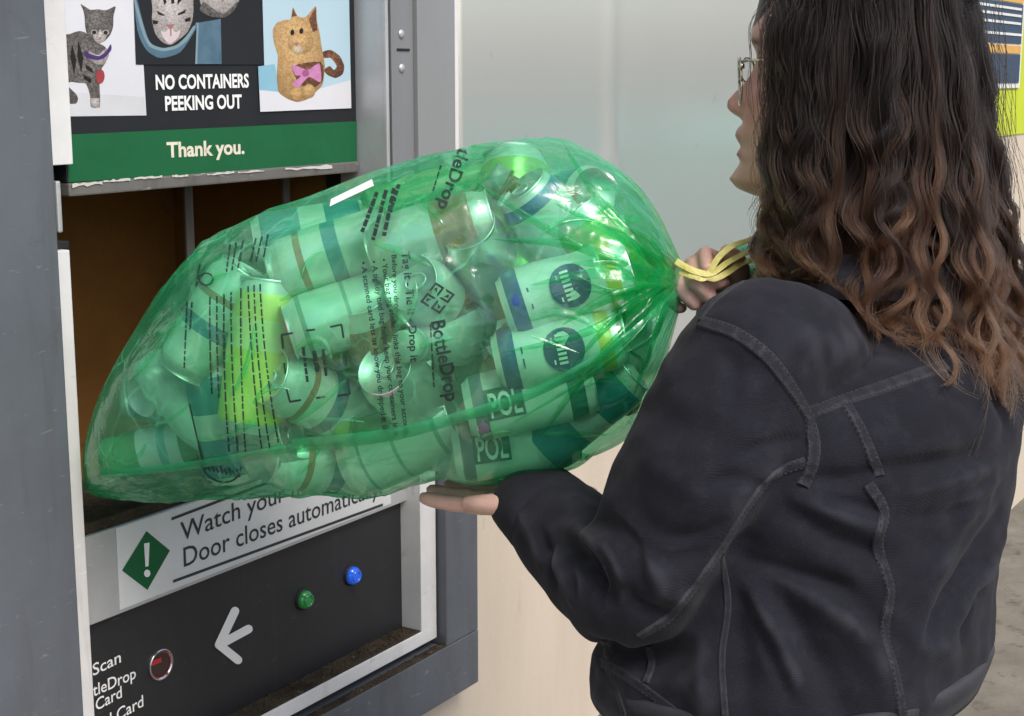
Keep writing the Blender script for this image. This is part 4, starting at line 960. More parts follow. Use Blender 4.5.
# small print columns near the pointed end
for k, (a, b, bd) in enumerate((((187, 301), (184, 372), 0), ((192, 302), (190, 330), 0), ((210, 297), (212, 396), -1), ((217, 296), (219, 398), -1), ((224, 294), (229, 452), -2), ((231, 292), (238, 455), -2),
        ((241, 288), (246, 460), -2), ((248, 286), (262, 452), -2), ((254, 285), (270, 450), -3), ((260, 284), (279, 446), -3), ((230, 244), (226, 276), 0), ((236, 242), (232, 270), 0), ((243, 240), (238, 268), 0), ((256, 238), (250, 262), 0), ((262, 236), (256, 262), 0), ((268, 234), (263, 260), 0), ((200, 264), (196, 286), 0))):
    dashes(a, b, 1.7, bd, seed=60 + k)
bagline((189, 403), (199, 446), 1.6); bagline((199, 446), (203, 462), 2.2)
for k in range(14):
    t0, t1 = math.pi * k / 14, math.pi * (k + 1) / 14
    bagline((221 - 20 * math.cos(t0), 464 + 19 * math.sin(t0) * .95 + 3 * math.cos(t0) * -1), (221 - 20 * math.cos(t1), 464 + 19 * math.sin(t1) * .95 + 3 * math.cos(t1) * -1), 1.8)
for k in range(9): bagline((203 + k * 4.2, 463 + k * .8 + (k % 2) * 2), (206 + k * 4.2, 470 + k * .9), 2.2)
n_ = 16
for k in range(n_): bagline((206 + 7 * math.cos(2 * math.pi * k / n_), 279 + 6 * math.sin(2 * math.pi * k / n_)), (206 + 7 * math.cos(2 * math.pi * (k + 1) / n_), 279 + 6 * math.sin(2 * math.pi * (k + 1) / n_)), 1.3)
# account tag sticker near the top edge of the bag
stk = [onbag(x, y, .002) for x, y in ((331, 199), (372, 179), (374, 185.5), (329.5, 206.5))]
if all(p is not None for p in stk): pydata('tag_sticker', stk, [(0, 1, 2, 3)], M['ink_white'], bag)
for k in range(12): bagline((337 + k * 2.6, 199 - k * 1.25), (336.6 + k * 2.6, 203.5 - k * 1.25), .8 + (k % 3) * .4, 'tag_bars') if onbag(336 + k * 2.6, 204 - k * 1.25) is not None else None
# gathered neck, tie and yellow drawstring
M['yellow_film'] = surf('yellow_drawstring', (.72, .66, .22), (.56, .50, .12), scale=60, rough=.4, bscale=90, bstr=.6, bdist=.004)
neckc = BAGP[-1].mean(0)
nd_ = (W(720, 268, 1.50) - W(685, 281, 1.50)); nd_ /= np.linalg.norm(nd_)
v = []; f = []; nr, na = 10, 40
for i in range(nr):
    t = i / (nr - 1); rad = .0085 * (1 - .35 * math.sin(min(t * 2, 1) * math.pi)) + .010 * max(0, t - .45)
    for j in range(na):
        a = 2 * math.pi * j / na; r_ = rad * (1 + .25 * math.sin(9 * a + 3 * t) * (.4 + t)); e1_ = np.cross(nd_, [0, 0, 1.0]); e1_ /= np.linalg.norm(e1_); e2_ = np.cross(nd_, e1_)
        v.append(neckc + nd_ * (-.004 + .075 * t) + e1_ * r_ * math.cos(a) + e2_ * r_ * math.sin(a))
pydata('gathered_neck', v, grid_faces(nr, na), M['film'], bag, True)
def ribbon(name, pts, w_, mat, parent, nrm=None, twist=0.0):
    c = catmull(np.array(pts), 10); d = np.gradient(c, axis=0); d /= np.linalg.norm(d, axis=1)[:, None]; v = []
    for i in range(len(c)):
        n0 = np.cross(d[i], NEAR); n0 /= np.linalg.norm(n0); n1_ = np.cross(n0, d[i]); a = twist * i / len(c); s_ = n0 * math.cos(a) + n1_ * math.sin(a)
        for k in (-1, -.4, .4, 1): v.append(c[i] + s_ * w_ * k * .5 + n1_ * (.0002 if abs(k) < .9 else 0))
    f = [(4 * i + k, 4 * i + k + 1, 4 * i + k + 5, 4 * i + k + 4) for i in range(len(c) - 1) for k in range(3)]
    o = pydata(name, v, f, mat, parent, False); m = o.modifiers.new('thickness', 'SOLIDIFY'); m.thickness = .0008; return o
DN = 1.432
ribbon('drawstring', [W(676, 261, DN), W(686, 267, DN - .004), W(698, 272, DN - .006), W(712, 273, DN - .006), W(728, 262, DN), W(745, 253, DN + .02), W(766, 246, DN + .05)], .0062, M['yellow_film'], bag, None, .9)
ribbon('drawstring', [W(680, 271, DN), W(694, 276, DN - .006), W(706, 277, DN - .006), W(718, 258, DN - .004), W(732, 246, DN), W(748, 240, DN + .02), W(768, 232, DN + .05)], .0062, M['yellow_film'], bag, None, .9)
ribbon('drawstring', [W(707, 277, DN - .006), W(716, 278, DN - .006), W(728, 272, DN), W(742, 263, DN + .02), W(764, 255, DN + .05)], .0062, M['yellow_film'], bag, None, .9)
# ================================================================== PERSON
def remesh(name, parts, voxel, smooth_it=4, fac=.5):
    """fuse closed pieces into one continuous skin"""
    v = []; f = []
    for pv, pf in parts:
        b = len(v); v += [tuple(map(float, p)) for p in pv]; f += [tuple(int(i) + b for i in q) for q in pf]
    m = bpy.data.meshes.new(name); m.from_pydata(v, [], f); m.update()
    bm = bmesh.new(); bm.from_mesh(m); bmesh.ops.recalc_face_normals(bm, faces=bm.faces[:]); bm.to_mesh(m); bm.free()
    o = bpy.data.objects.new(name, m); COL.objects.link(o)
    r = o.modifiers.new('r', 'REMESH'); r.mode = 'VOXEL'; r.voxel_size = voxel; r.use_smooth_shade = True
    if smooth_it:
        s = o.modifiers.new('s', 'SMOOTH'); s.iterations = smooth_it; s.factor = fac
    dg = bpy.context.evaluated_depsgraph_get(); m2 = bpy.data.meshes.new_from_object(o.evaluated_get(dg))
    bpy.data.objects.remove(o); bpy.data.meshes.remove(m); m2.name = name
    return m2
def get_v(m):
    a = np.empty(len(m.vertices) * 3, np.float32); m.vertices.foreach_get('co', a); return a.reshape(-1, 3).astype(float)
def get_n(m):
    a = np.empty(len(m.vertices) * 3, np.float32); m.vertex_normals.foreach_get('vector', a); return a.reshape(-1, 3).astype(float)
def set_v(m, a): m.vertices.foreach_set('co', a.astype(np.float32).ravel()); m.update()
def bvh_of(m):
    co = get_v(m); return BVHTree.FromPolygons([tuple(p) for p in co], [tuple(p.vertices) for p in m.polygons])
def ring_loft(rings):
    n = len(rings[0]); v = [p for r in rings for p in r]; f = []
    for i in range(len(rings) - 1):
        for j in range(n): j2 = (j + 1) % n; f.append((i * n + j, i * n + j2, (i + 1) * n + j2, (i + 1) * n + j))
    f.append(tuple(reversed(range(n)))); f.append(tuple(range((len(rings) - 1) * n, len(rings) * n))); return v, f
def limb(pts, rad, m=6, n=20):
    c = catmull(pts, m); r = catmull(np.array(rad, float)[:, None], m)[:, 0]; return tube_data(c, list(r), n)
def ball(c, r, n=12):
    v, f = lathe_data([(max(.0005, math.sin(math.pi * k / n)) , -math.cos(math.pi * k / n)) for k in range(n + 1)], 2 * n)
    r = np.array(r if not np.isscalar(r) else (r, r, r)); return [np.array(c) + r * np.array(p) for p in v], f

PT = math.radians(77); TF = np.array([math.cos(PT), math.sin(PT), 0]); TR = np.array([math.sin(PT), -math.cos(PT), 0]); ZU = np.array([0, 0, 1.0])
SH = W(872, 318, 1.43); HEM = W(791, 664, 1.455)
PH = math.radians(107); HF = np.array([math.cos(PH), math.sin(PH), 0]); HL = np.array([-math.sin(PH), math.cos(PH), 0])     # face forward, her left
HC = W(726, 101, 1.467) - HF * .114 + ZU * .036
def hpt(x, y, z): return HC + HL * x + HF * y + ZU * z     # x to her left, y forward

# ---- head
def head_loft():
    zs = np.concatenate([np.linspace(-.127, -.02, 60), np.linspace(-.018, .127, 40)])
    ip = lambda z, xs, ys: np.interp(z, xs, ys)
    Z = [-.127, -.120, -.111, -.095, -.087, -.080, -.068, -.049, -.036, -.02, 0, .01, .03, .06, .09, .115, .127]
    YF = [.080, .093, .099, .0945, .0955, .0945, .0965, .094, .089, .084, .083, .086, .090, .084, .068, .038, .004]
    ZB = [-.127, -.115, -.10, -.08, -.06, -.03, 0, .04, .08, .105, .12, .127]
    YB = [.035, .005, -.02, -.045, -.072, -.088, -.095, -.098, -.085, -.06, -.03, -.004]
    WB = [.018, .040, .052, .059, .064, .070, .073, .076, .068, .050, .028, .004]
    NZ = [-.056, -.052, -.048, -.043, -.036, -.028, -.015, 0, .008]; NB = [0, .005, .014, .0215, .0245, .0205, .011, .004, 0]
    LZ = [-.104, -.099, -.095, -.0915, -.087, -.083, -.080, -.077, -.068, -.061, -.056]; LB = [0, .002, .0025, .0045, .0075, .006, .0015, .005, .0085, .006, 0]
    CZ = [-.128, -.120, -.111, -.102, -.094]; CB = [.002, .008, .0105, .006, 0]
    rings = []; n = 120
    for z in zs:
        yf, yb, w = ip(z, Z, YF), ip(z, ZB, YB), ip(z, ZB, WB); yc = (yf + yb) / 2; hy = (yf - yb) / 2; ring = []
        for k in range(n):
            a = 2 * math.pi * k / n; s, c = math.sin(a), math.cos(a); e = .86
            x = w * math.copysign(abs(s) ** e, s); y = yc + hy * math.copysign(abs(c) ** e, c)
            if c > 0:
                sg = .0085 + .006 * ip(z, [-.05, -.03, 0], [1, .7, .1])
                y += ip(z, NZ, NB) * math.exp(-(x / sg) ** 2)
                y += .006 * math.exp(-((abs(x) - .0135) / .005) ** 2 - ((z + .042) / .006) ** 2)
                y += ip(z, LZ, LB) * math.exp(-(x / .021) ** 2) + ip(z, CZ, CB) * math.exp(-(x / .022) ** 2)
                y -= .011 * math.exp(-((abs(x) - .031) / .014) ** 2 - ((z - .001) / .010) ** 2) + .004 * math.exp(-((abs(x) - .03) / .02) ** 2 - ((z + .012) / .01) ** 2)
                y += .004 * math.exp(-((abs(x) - .028) / .02) ** 2 - ((z - .020) / .008) ** 2)
                y += .005 * math.exp(-((abs(x) - .034) / .018) ** 2 - ((z + .040) / .02) ** 2)
            ring.append(hpt(x, y, z))
        rings.append(ring)
    return ring_loft(rings)
# ---- hands
def hand(wrist, fdir, pdir, side, curls, spread=.06, scale=1.0, thumb=None):
    """fdir: finger direction; pdir: way the palm faces; side +1 when the thumb lies along fdir x pdir"""
    y = np.array(fdir, float); y /= np.linalg.norm(y); z = np.array(pdir, float); z -= y * (z @ y); z /= np.linalg.norm(z); x = np.cross(y, z) * side
    P = lambda a, b, c: wrist + scale * (x * a + y * b + z * c); parts = []
    rings = []
    for (b, hw, ht, oz, ox) in ((-.025, .014, .012, 0, 0), (0, .024, .0165, 0, 0), (.025, .034, .0165, .002, .001), (.055, .039, .0145, .002, .001), (.082, .040, .0115, 0, 0), (.094, .037, .008, 0, 0)):
        rings.append([P(ox + hw * math.copysign(abs(math.cos(t)) ** .8, math.cos(t)), b, oz + ht * math.copysign(abs(math.sin(t)) ** .8, math.sin(t))) for t in np.linspace(0, 2 * math.pi, 20, endpoint=False)])
    parts.append(ring_loft(rings))
    for k, (rx, L, r) in enumerate(((.0295, .072, .0088), (.0100, .080, .0091), (-.0098, .074, .0088), (-.0285, .058, .0078))):
        cu = curls[k] if isinstance(curls[0], (tuple, list)) else curls
        p = np.array([rx, .078, 0.0]); pts = [p + np.array([0, -.012, 0]), p + np.array([0, .012, 0])]; ang = 0.0; d = np.array([rx / .03 * spread, 1, 0]); q = pts[-1].copy(); rad = [r * 1.02, r * 1.05]
        for j, (fr_, c) in enumerate(zip((.46, .30, .24), cu)):
            ang += math.radians(c); dd = np.array([d[0] * math.cos(ang), math.cos(ang), math.sin(ang)]); dd /= np.linalg.norm(dd)
            q = q + dd * L * fr_ * .5; pts.append(q.copy()); rad.append(r * (.96 - .05 * j)); q = q + dd * L * fr_ * .5; pts.append(q.copy()); rad.append(r * (1.0 - .09 * j) if j < 2 else r * .62)
        parts.append(tube_data([P(*u) for u in pts], [u * scale for u in rad], 12))
    th_ = thumb or ((.020, .012, .004), (.040, .040, .010), (.050, .068, .014), (.052, .092, .014))
    parts.append(limb([P(*u) for u in th_], [.014 * scale, .0125 * scale, .0105 * scale, .0075 * scale], 4, 12))
    return parts
LSH, LEL, LWR = W(757, 352, 1.315), W(640, 582, 1.310), W(540, 512, 1.470)
RSH = SH + TR * .155 - ZU * .045; RWR = W(733, 292, 1.535); REL = (RSH + RWR) / 2 + TR * .06 - ZU * .20 + TF * .02
# left hand: flat under the bag, palm up
lh_dir = W(446, 494, 1.560) - W(560, 499, 1.474)
lhand = hand(W(571, 500, 1.466), lh_dir, np.array([0, 0, 1.0]) + .12 * NEAR, -1, (3, 4, 4), .05, 1.0, ((.020, .014, .004), (.034, .040, .006), (.040, .072, .006), (.038, .100, .006)))
# right hand: fist round the gathered neck of the bag
rh_dir = W(694, 271, 1.492) - RWR
rhand = hand(W(728, 291, 1.525), W(694, 274, 1.480) - W(728, 291, 1.525), W(700, 300, 1.45) - W(700, 262, 1.52), 1, (62, 80, 55), .02, .86)
hip = HEM - ZU * .10 + TF * .01
def leg(sg):
    h = hip + TR * .09 * sg - ZU * .02; k = h - ZU * .38 + TF * .02; a = np.array([h[0], h[1], .08]) - TF * .01
    return limb([h + ZU * .06, h, k, a, a - ZU * .04], [.085, .085, .058, .038, .036], 6, 18), limb([a - TF * .05 - ZU * .045, a + TF * .06 - ZU * .05, a + TF * .15 - ZU * .058], [.032, .034, .02], 4, 14)
torso_r = []
for s, a, b in ((-.35, .15, .10), (-.15, .165, .11), (.2, .15, .10), (.6, .155, .10), (.80, .135, .085), (.90, .095, .065), (1.0, .06, .055)):
    c = HEM + (SH - HEM) * s; torso_r.append([c + TR * a * math.cos(t) + TF * b * math.sin(t) for t in np.linspace(0, 2 * math.pi, 28, endpoint=False)])
nb = SH + ZU * .0
body_parts = [head_loft(), limb([SH - ZU * .04, SH + ZU * .05 + HF * .005, hpt(0, -.012, -.10), hpt(0, -.012, -.05)], [.055, .054, .053, .05], 6, 24), ring_loft(torso_r),
              limb([SH - TR * .08 - ZU * .07, LSH - ZU * .01, W(700, 462, 1.302), W(655, 545, 1.304), W(634, 585, 1.320), W(598, 566, 1.375), W(576, 540, 1.425), W(562, 512, 1.465)], [.04, .045, .042, .040, .038, .036, .030, .026], 6, 18),
              limb([SH + TR * .08 - ZU * .07, RSH - ZU * .01, (RSH + REL) / 2, REL, (REL + RWR) / 2, RWR, W(722, 284, 1.52)], [.04, .045, .045, .040, .036, .028, .026], 6, 18)] + lhand + rhand
for sg in (-1, 1): body_parts += list(leg(sg))
for sg in (-1, 1): body_parts.append(ball(hpt(.074 * sg, -.012, -.012), (.012, .018, .03), 8))     # ears
bmesh_body = remesh('person', body_parts, .0026, 3, .5)
bco = get_v(bmesh_body); rel = bco - HC; hx, hy, hz = rel @ HL, rel @ HF, rel[:, 2]
# own colours of the skin: lips, cheeks, brows, eyes, hair-covered scalp, nails left plain
colr = np.tile(np.array([.60, .375, .295]), (len(bco), 1))
def blend(mask, c): 
    global colr
    m = np.clip(mask, 0, 1)[:, None]; colr = colr * (1 - m) + np.array(c) * m
face = (hy > .02) & (np.abs(hz) < .16)
blend(face * .55 * np.exp(-((np.abs(hx) - .036) / .018) ** 2 - ((hz + .04) / .022) ** 2), (.56, .24, .19))
blend(face * (hy > .085) * .5 * np.exp(-(hx / .016) ** 2 - ((hz + .038) / .012) ** 2), (.56, .22, .18))
blend(face * (hy > .085) * .85 * np.clip(1 - (hx / .024) ** 4, 0, 1) * (np.exp(-((hz + .0715) / .006) ** 2) + np.exp(-((hz + .0865) / .0055) ** 2)), (.42, .145, .13))
blend(face * (hy > .07) * .9 * np.exp(-((np.abs(hx) - .031) / .017) ** 4 - ((hz - .021 - .004 * np.cos(np.abs(hx) * 60)) / .0035) ** 2), (.05, .03, .02))
blend(face * (hy > .06) * np.exp(-((np.abs(hx) - .031) / .012) ** 4 - ((hz + .001) / .0045) ** 4), (.10, .07, .06))
scalp = ((hz > .062 - .9 * (hy - .055)) | (hy < -.005)) & (hz > -.11 + .4 * np.maximum(hy + .05, 0)) & (hz < .2) & (np.linalg.norm(rel, axis=1) < .17)
blend(scalp * 1.0, (.018, .011, .008))
far = np.linalg.norm(rel, axis=1) > .25
hands_ = far & (np.linalg.norm(bco - W(470, 497, 1.52), axis=1) < .14)
hands_ = hands_ | (far & (np.linalg.norm(bco - W(705, 280, 1.50), axis=1) < .09))
blend(hands_ * .7, (.74, .49, .42))  # hands pinker, and paler to stand in for light on them
ca = bmesh_body.color_attributes.new('skin_tone', 'FLOAT_COLOR', 'POINT'); ca.data.foreach_set('color', np.hstack([colr, np.ones((len(colr), 1))]).astype(np.float32).ravel())
sk_, nt, b = nodemat('skin'); at = nt.nodes.new('ShaderNodeAttribute'); at.attribute_name = 'skin_tone'
mot = ramp(nt, noise(nt, 70, 5, .6), [(.3, (.44, .40, .40)), (.7, (.56, .57, .57))]); nt.links.new(mixc(nt, .55, at.outputs['Color'], mot, 'OVERLAY'), b.inputs['Base Color'])
b.inputs['Roughness'].default_value = .48; b.inputs['Subsurface Weight'].default_value = .12; b.inputs['Subsurface Radius'].default_value = (.008, .003, .0015); b.inputs['Subsurface Scale'].default_value = .5
bump(nt, noise(nt, 420, 4, .6), .18, .0012, b); M['skin'] = sk_
person = link('person', bmesh_body, M['skin'], None, True)
tag(person, 'long-haired person in a black denim jacket pushing the green bag into the hatch', 'person')

# ---- jacket body
def jring(s, a, b, dn=0.0, n=64, ex=.9):
    c = HEM + (SH - HEM) * s; r = []
    for t in np.linspace(0, 2 * math.pi, n, endpoint=False):
        cc, ss = math.cos(t), math.sin(t); cc = math.copysign(abs(cc) ** ex, cc); ss = math.copysign(abs(ss) ** ex, ss)
        drop = -.02 * abs(cc) ** 2 * dn
        r.append(c + TR * a * cc + TF * (b * ss - (0.012 if ss < 0 else 0) * ss * 0) + ZU * drop)
    return r
JR = [(.00, .208, .160, 0), (.08, .210, .162, 0), (.3, .203, .154, 0), (.55, .203, .148, 0), (.75, .203, .140, 0), (.84, .192, .128, .3), (.92, .168, .112, 1.0), (.98, .135, .096, 1.6), (1.04, .10, .08, 1.6), (1.10, .072, .066, .8), (1.17, .062, .06, 0)]
jparts = [ring_loft([jring(s, a, b, d) for s, a, b, d in JR])]
jparts.append(limb([SH - TR * .07 - ZU * .045, LSH + TR * .012, W(737, 392, 1.310), W(700, 462, 1.302), W(656, 545, 1.304), W(634, 586, 1.320), W(600, 568, 1.375), W(574, 540, 1.425), W(549, 514, 1.468), W(538, 506, 1.480)],
                   [.058, .065, .070, .068, .060, .055, .053, .049, .044, .042], 8, 28))
jparts.append(limb([SH + TR * .07 - ZU * .045, RSH, (RSH + REL) / 2, REL, (REL + RWR) / 2 , RWR], [.058, .066, .066, .06, .052, .044], 6, 24))
jm = remesh('jacket', jparts, .0033, 14, .5)
jb = bvh_of(jm)
def onjacket(px, py, bv_=None):
    r = Vector(ray(px, py)).normalized(); h = (bv_ or jb).ray_cast(Vector(CAM), r); return None if h[0] is None else np.array(h[0])
# folds: strokes traced over the cloth, (points, amplitude in m, width in m)
FOLDS = [
 ([(742, 540), (790, 570), (845, 595), (895, 640)], -.0075, .013), ([(736, 556), (775, 600), (815, 655), (850, 716)], -.0085, .014), ([(760, 556), (810, 590), (865, 640), (885, 690)], .0065, .014),
 ([(748, 575), (775, 630), (800, 690)], .006, .014), ([(790, 512), (840, 540), (885, 560)], -.006, .010), ([(800, 500), (850, 520), (882, 528)], .005, .010), ([(735, 580), (742, 640), (748, 716)], -.006, .012),
 ([(900, 478), (950, 466), (1005, 440)], -.004, .010), ([(905, 495), (955, 480), (1005, 462)], .004, .011), ([(940, 610), (965, 570), (1000, 515)], -.006, .010), ([(955, 625), (985, 575), (1004, 540)], .006, .011), ([(930, 590), (950, 545), (990, 490)], .005, .012),
 ([(960, 640), (972, 600), (985, 590)], -.005, .008), ([(905, 560), (940, 545), (975, 520)], -.004, .012), ([(910, 640), (940, 650), (975, 640)], .004, .012),
 ([(812, 480), (850, 478), (880, 470)], -.005, .008), ([(880, 470), (930, 462), (975, 452)], -.0045, .007),
 ([(560, 540), (585, 560), (600, 592)], -.008, .010), ([(578, 530), (604, 552), (622, 590)], .007, .010), ([(548, 555), (566, 575), (578, 602)], .006, .009), ([(595, 520), (618, 540), (640, 575)], -.006, .010), ([(535, 530), (548, 552), (556, 580)], -.006, .008), ([(522, 515), (534, 538), (540, 560)], .005, .008),
 ([(640, 400), (670, 420), (720, 430)], -.0035, .016), ([(632, 440), (660, 470), (700, 490)], .0035, .016), ([(625, 500), (650, 530), (690, 545)], -.004, .014), ([(620, 540), (650, 570), (700, 575)], .004, .013), ([(720, 345), (735, 370), (730, 400)], -.004, .010), ([(745, 350), (765, 385), (762, 420)], -.003, .012),
 ([(770, 470), (740, 490), (715, 525)], .004, .010), ([(690, 600), (660, 590), (640, 560)], .004, .010), ([(670, 618), (640, 605), (622, 585)], -.005, .008), ([(600, 640), (640, 655), (690, 650)], -.006, .012), ([(615, 660), (650, 680), (700, 690)], .005, .012),
 ([(650, 330), (665, 350), (672, 385)], .003, .012), ([(700, 640), (705, 680), (700, 716)], .005, .010),
 ([(600, 545), (612, 572), (612, 604)], -.004, .005), ([(586, 548), (598, 574), (598, 606)], -.004, .005), ([(570, 552), (582, 578), (584, 600)], .003, .005), ([(612, 520), (634, 545), (650, 590)], -.004, .006), ([(640, 545), (668, 560), (700, 556)], -.003, .006), ([(720, 520), (700, 535), (668, 540)], -.003, .006), ([(765, 485), (735, 478), (700, 486)], -.003, .006), ([(800, 440), (775, 442), (745, 452)], -.003, .006), ([(745, 560), (800, 576), (850, 588)], -.004, .006), ([(742, 600), (770, 650), (790, 700)], -.004, .006), ([(860, 545), (880, 548)], -.002, .006), ([(900, 520), (935, 515), (985, 500)], -.003, .006), ([(985, 560), (955, 585), (925, 640)], -.0035, .005), ([(1000, 480), (965, 500), (935, 512)], .003, .006), ([(830, 500), (862, 506), (880, 512)], -.003, .005),
 ([(985, 380), (1000, 400), (1012, 430)], -.005, .010), ([(830, 350), (880, 365), (930, 360)], .003, .02), ([(780, 320), (810, 345), (850, 350)], .003, .018),
]
jv = get_v(jm); jn = get_n(jm)
disp = np.zeros(len(jv))
for pts, amp, wid in FOLDS:
    P = [onjacket(*p) for p in catmull(np.array(pts, float), 4)]; P = [p for p in P if p is not None]
    if len(P) < 2: continue
    best = np.full(len(jv), 1e9); tb = np.zeros(len(jv)); cen = np.mean(P, 0); near = np.linalg.norm(jv - cen, axis=1) < .22; idx = np.nonzero(near)[0]; nseg = len(P) - 1
    for i in range(nseg):
        if np.linalg.norm(P[i + 1] - P[i]) > .06: continue
        a, d = P[i], P[i + 1] - P[i]; w_ = jv[idx] - a; t = np.clip(w_ @ d / (d @ d + 1e-9), 0, 1); dd = np.linalg.norm(w_ - t[:, None] * d, axis=1)
        u = dd < best[idx]; best[idx[u]] = dd[u]; tb[idx[u]] = (i + t[u]) / nseg
    disp += 1.45 * amp * np.exp(-(best / wid) ** 2) * np.sin(np.pi * np.clip(.08 + tb * .84, 0, 1)) ** .6 * (best < 1)
# general softness of worn cloth
def vnoise(p, sc, seed):
    r = np.random.default_rng(seed); o = np.zeros(len(p))
    for k in range(14):
        d = r.normal(size=3); d /= np.linalg.norm(d); o += np.sin((p @ d) * sc * r.uniform(.6, 1.6) + r.uniform(0, 6.28))
    return o / 3.7
disp += .0015 * vnoise(jv, 60, 1) + .0008 * vnoise(jv, 140, 2) + .0016 * vnoise(jv * np.array([1, 1, .55]), 34, 3)
wear = np.clip((disp - .0012) / .006, 0, 1) * np.clip(.5 + .5 * vnoise(jv, 240, 5), 0, 1)
set_v(jm, jv + jn * disp[:, None])
wa = jm.attributes.new('wear', 'FLOAT', 'POINT'); wa.data.foreach_set('value', wear.astype(np.float32))
def denim_mat(name, base, worn, wear_attr=False):
    m, nt, b = nodemat(name)
    n1 = noise(nt, 7, 5, .62); n2 = noise(nt, 900, 2, .6); n3 = noise(nt, 38, 6, .7)
    c = ramp(nt, n1, [(.28, tuple(x * .85 for x in base)), (.72, tuple(x * 1.35 for x in base))])
    c = mixc(nt, ramp(nt, n3, [(.50, (0, 0, 0)), (.80, (.30, .30, .30))]), c, worn); c = mixc(nt, .55, c, n2, 'OVERLAY')
    ge = nt.nodes.new('ShaderNodeNewGeometry'); wf = ramp(nt, ge.outputs['Pointiness'], [(.515, (0, 0, 0)), (.56, (.5, .5, .5))]); c = mixc(nt, wf, c, worn)
    wat = nt.nodes.new('ShaderNodeAttribute'); wat.attribute_name = 'wear'; wm = nt.nodes.new('ShaderNodeMath'); wm.operation = 'MULTIPLY'; wm.inputs[1].default_value = .55; nt.links.new(wat.outputs['Fac'], wm.inputs[0]); c = mixc(nt, wm.outputs[0], c, worn)
    nt.links.new(c, b.inputs['Base Color']); b.inputs['Roughness'].default_value = .9; b.inputs['Specular IOR Level'].default_value = .12; b.inputs['Sheen Weight'].default_value = .06; b.inputs['Sheen Roughness'].default_value = .5
    tc = nt.nodes.new('ShaderNodeTexCoord'); wv = nt.nodes.new('ShaderNodeTexWave'); wv.bands_direction = 'DIAGONAL'; wv.inputs['Scale'].default_value = 260; wv.inputs['Distortion'].default_value = 1.2; nt.links.new(tc.outputs['Object'], wv.inputs['Vector'])
    p = bump(nt, wv.outputs['Fac'], .25, .0006, None); p = bump(nt, n2, .35, .0007, None, p); bump(nt, n3, .35, .0022, b, p); return m
M['denim'] = denim_mat('black_denim', (.0122, .0128, .0185), (.044, .046, .058))
M['denim_seam'] = denim_mat('worn_denim_seam', (.0185, .0190, .0245), (.085, .087, .10))
M['thread'] = plain('grey_thread', (.035, .036, .044), .9)
jacket = link('jacket', jm, M['denim'], person, True); jacket['label'] = 'black denim jacket with flat felled seams'
jb = bvh_of(jm)
# seams: raised strips of doubled cloth with puckers, and the stitching along them
def seam(pts, wid, hgt=.0022, name='seam', stitch=True, seed=0, off=0.0):
    r = np.random.default_rng(seed); c = catmull(np.array(pts, float), 12); d = np.gradient(c, axis=0); nn = np.stack([-d[:, 1], d[:, 0]], 1); nn /= np.linalg.norm(nn, axis=1)[:, None]
    P = [(onjacket(*q), k) for k, q in enumerate(c)]; P = [(p, k) for p, k in P if p is not None]
    if len(P) < 3: return
    pts3 = np.array([p for p, k in P]); seg = np.r_[0, np.cumsum(np.linalg.norm(np.diff(pts3, axis=0), axis=1))]; n = max(6, int(seg[-1] / .0022)); s = np.linspace(0, seg[-1], n)
    cen = np.stack([np.interp(s, seg, pts3[:, k]) for k in range(3)], 1); tan = np.gradient(cen, axis=0); tan /= np.linalg.norm(tan, axis=1)[:, None] + 1e-9
    v = []; f = []; m = 7; puck = np.convolve(r.normal(size=n + 8), np.ones(3) / 3, 'same')[4:4 + n]; rows = []
    for i in range(n):
        h = jb.find_nearest(Vector(cen[i])); nrm = np.array(h[1]); side = np.cross(tan[i], nrm); side /= np.linalg.norm(side) + 1e-9; row = []
        for k in range(m):
            u = k / (m - 1) * 2 - 1; q = cen[i] + side * (u * wid * 1.15 / 2 + off); hh = jb.find_nearest(Vector(q)); lift = hgt * 1.05 * (1 - abs(u) ** 6) * (.72 + .28 * u) * (1 + .38 * puck[i] * (1 - u * u)) - .0006 * (abs(u) > .99)
            row.append(np.array(hh[0]) + np.array(hh[1]) * lift)
        rows.append(row); v += row
    f = [(i * m + k, i * m + k + 1, (i + 1) * m + k + 1, (i + 1) * m + k) for i in range(n - 1) for k in range(m - 1)]
    o = pydata(name, v, f, M['denim_seam'], jacket, True)
    if stitch:
        v = []; f = []
        for side_k in (1, m - 2):
            i = 0
            while i < n - 3:
                a, b_ = rows[i][side_k], rows[i + 1][side_k]; nr_ = np.array(jb.find_nearest(Vector(a))[1]); sd = np.cross(b_ - a, nr_); sd = sd / (np.linalg.norm(sd) + 1e-9) * .00045; b0 = len(v); lf = nr_ * .0006
                v += [a + lf - sd, a + lf + sd, b_ + lf + sd, b_ + lf - sd, (a + b_) / 2 + nr_ * .0010]; f += [(b0, b0 + 1, b0 + 4), (b0 + 1, b0 + 2, b0 + 4), (b0 + 2, b0 + 3, b0 + 4), (b0 + 3, b0, b0 + 4)]; i += 2
        st = pydata('stitching', v, f, M['thread'], o); st['kind'] = 'stuff'
    return o
seam([(702, 322), (735, 333), (768, 357), (793, 390), (808, 415)], .011, .0028, seed=1)
seam([(808, 415), (814, 445), (811, 468), (803, 486)], .011, .0028, seed=2)
seam([(808, 413), (850, 398), (900, 381), (940, 367), (990, 350)], .012, .0025, seed=3)
seam([(846, 404), (862, 432), (880, 476)], .010, .0025, seed=4); seam([(868, 484), (884, 512), (878, 548), (890, 590), (884, 632), (895, 672), (905, 730)], .010, .0028, seed=5)
seam([(806, 462), (776, 474), (752, 500), (724, 545), (694, 588), (668, 618), (640, 636)], .009, .0025, seed=6)
seam([(722, 556), (728, 605), (722, 660), (726, 725)], .006, .002, stitch=False, seed=7)
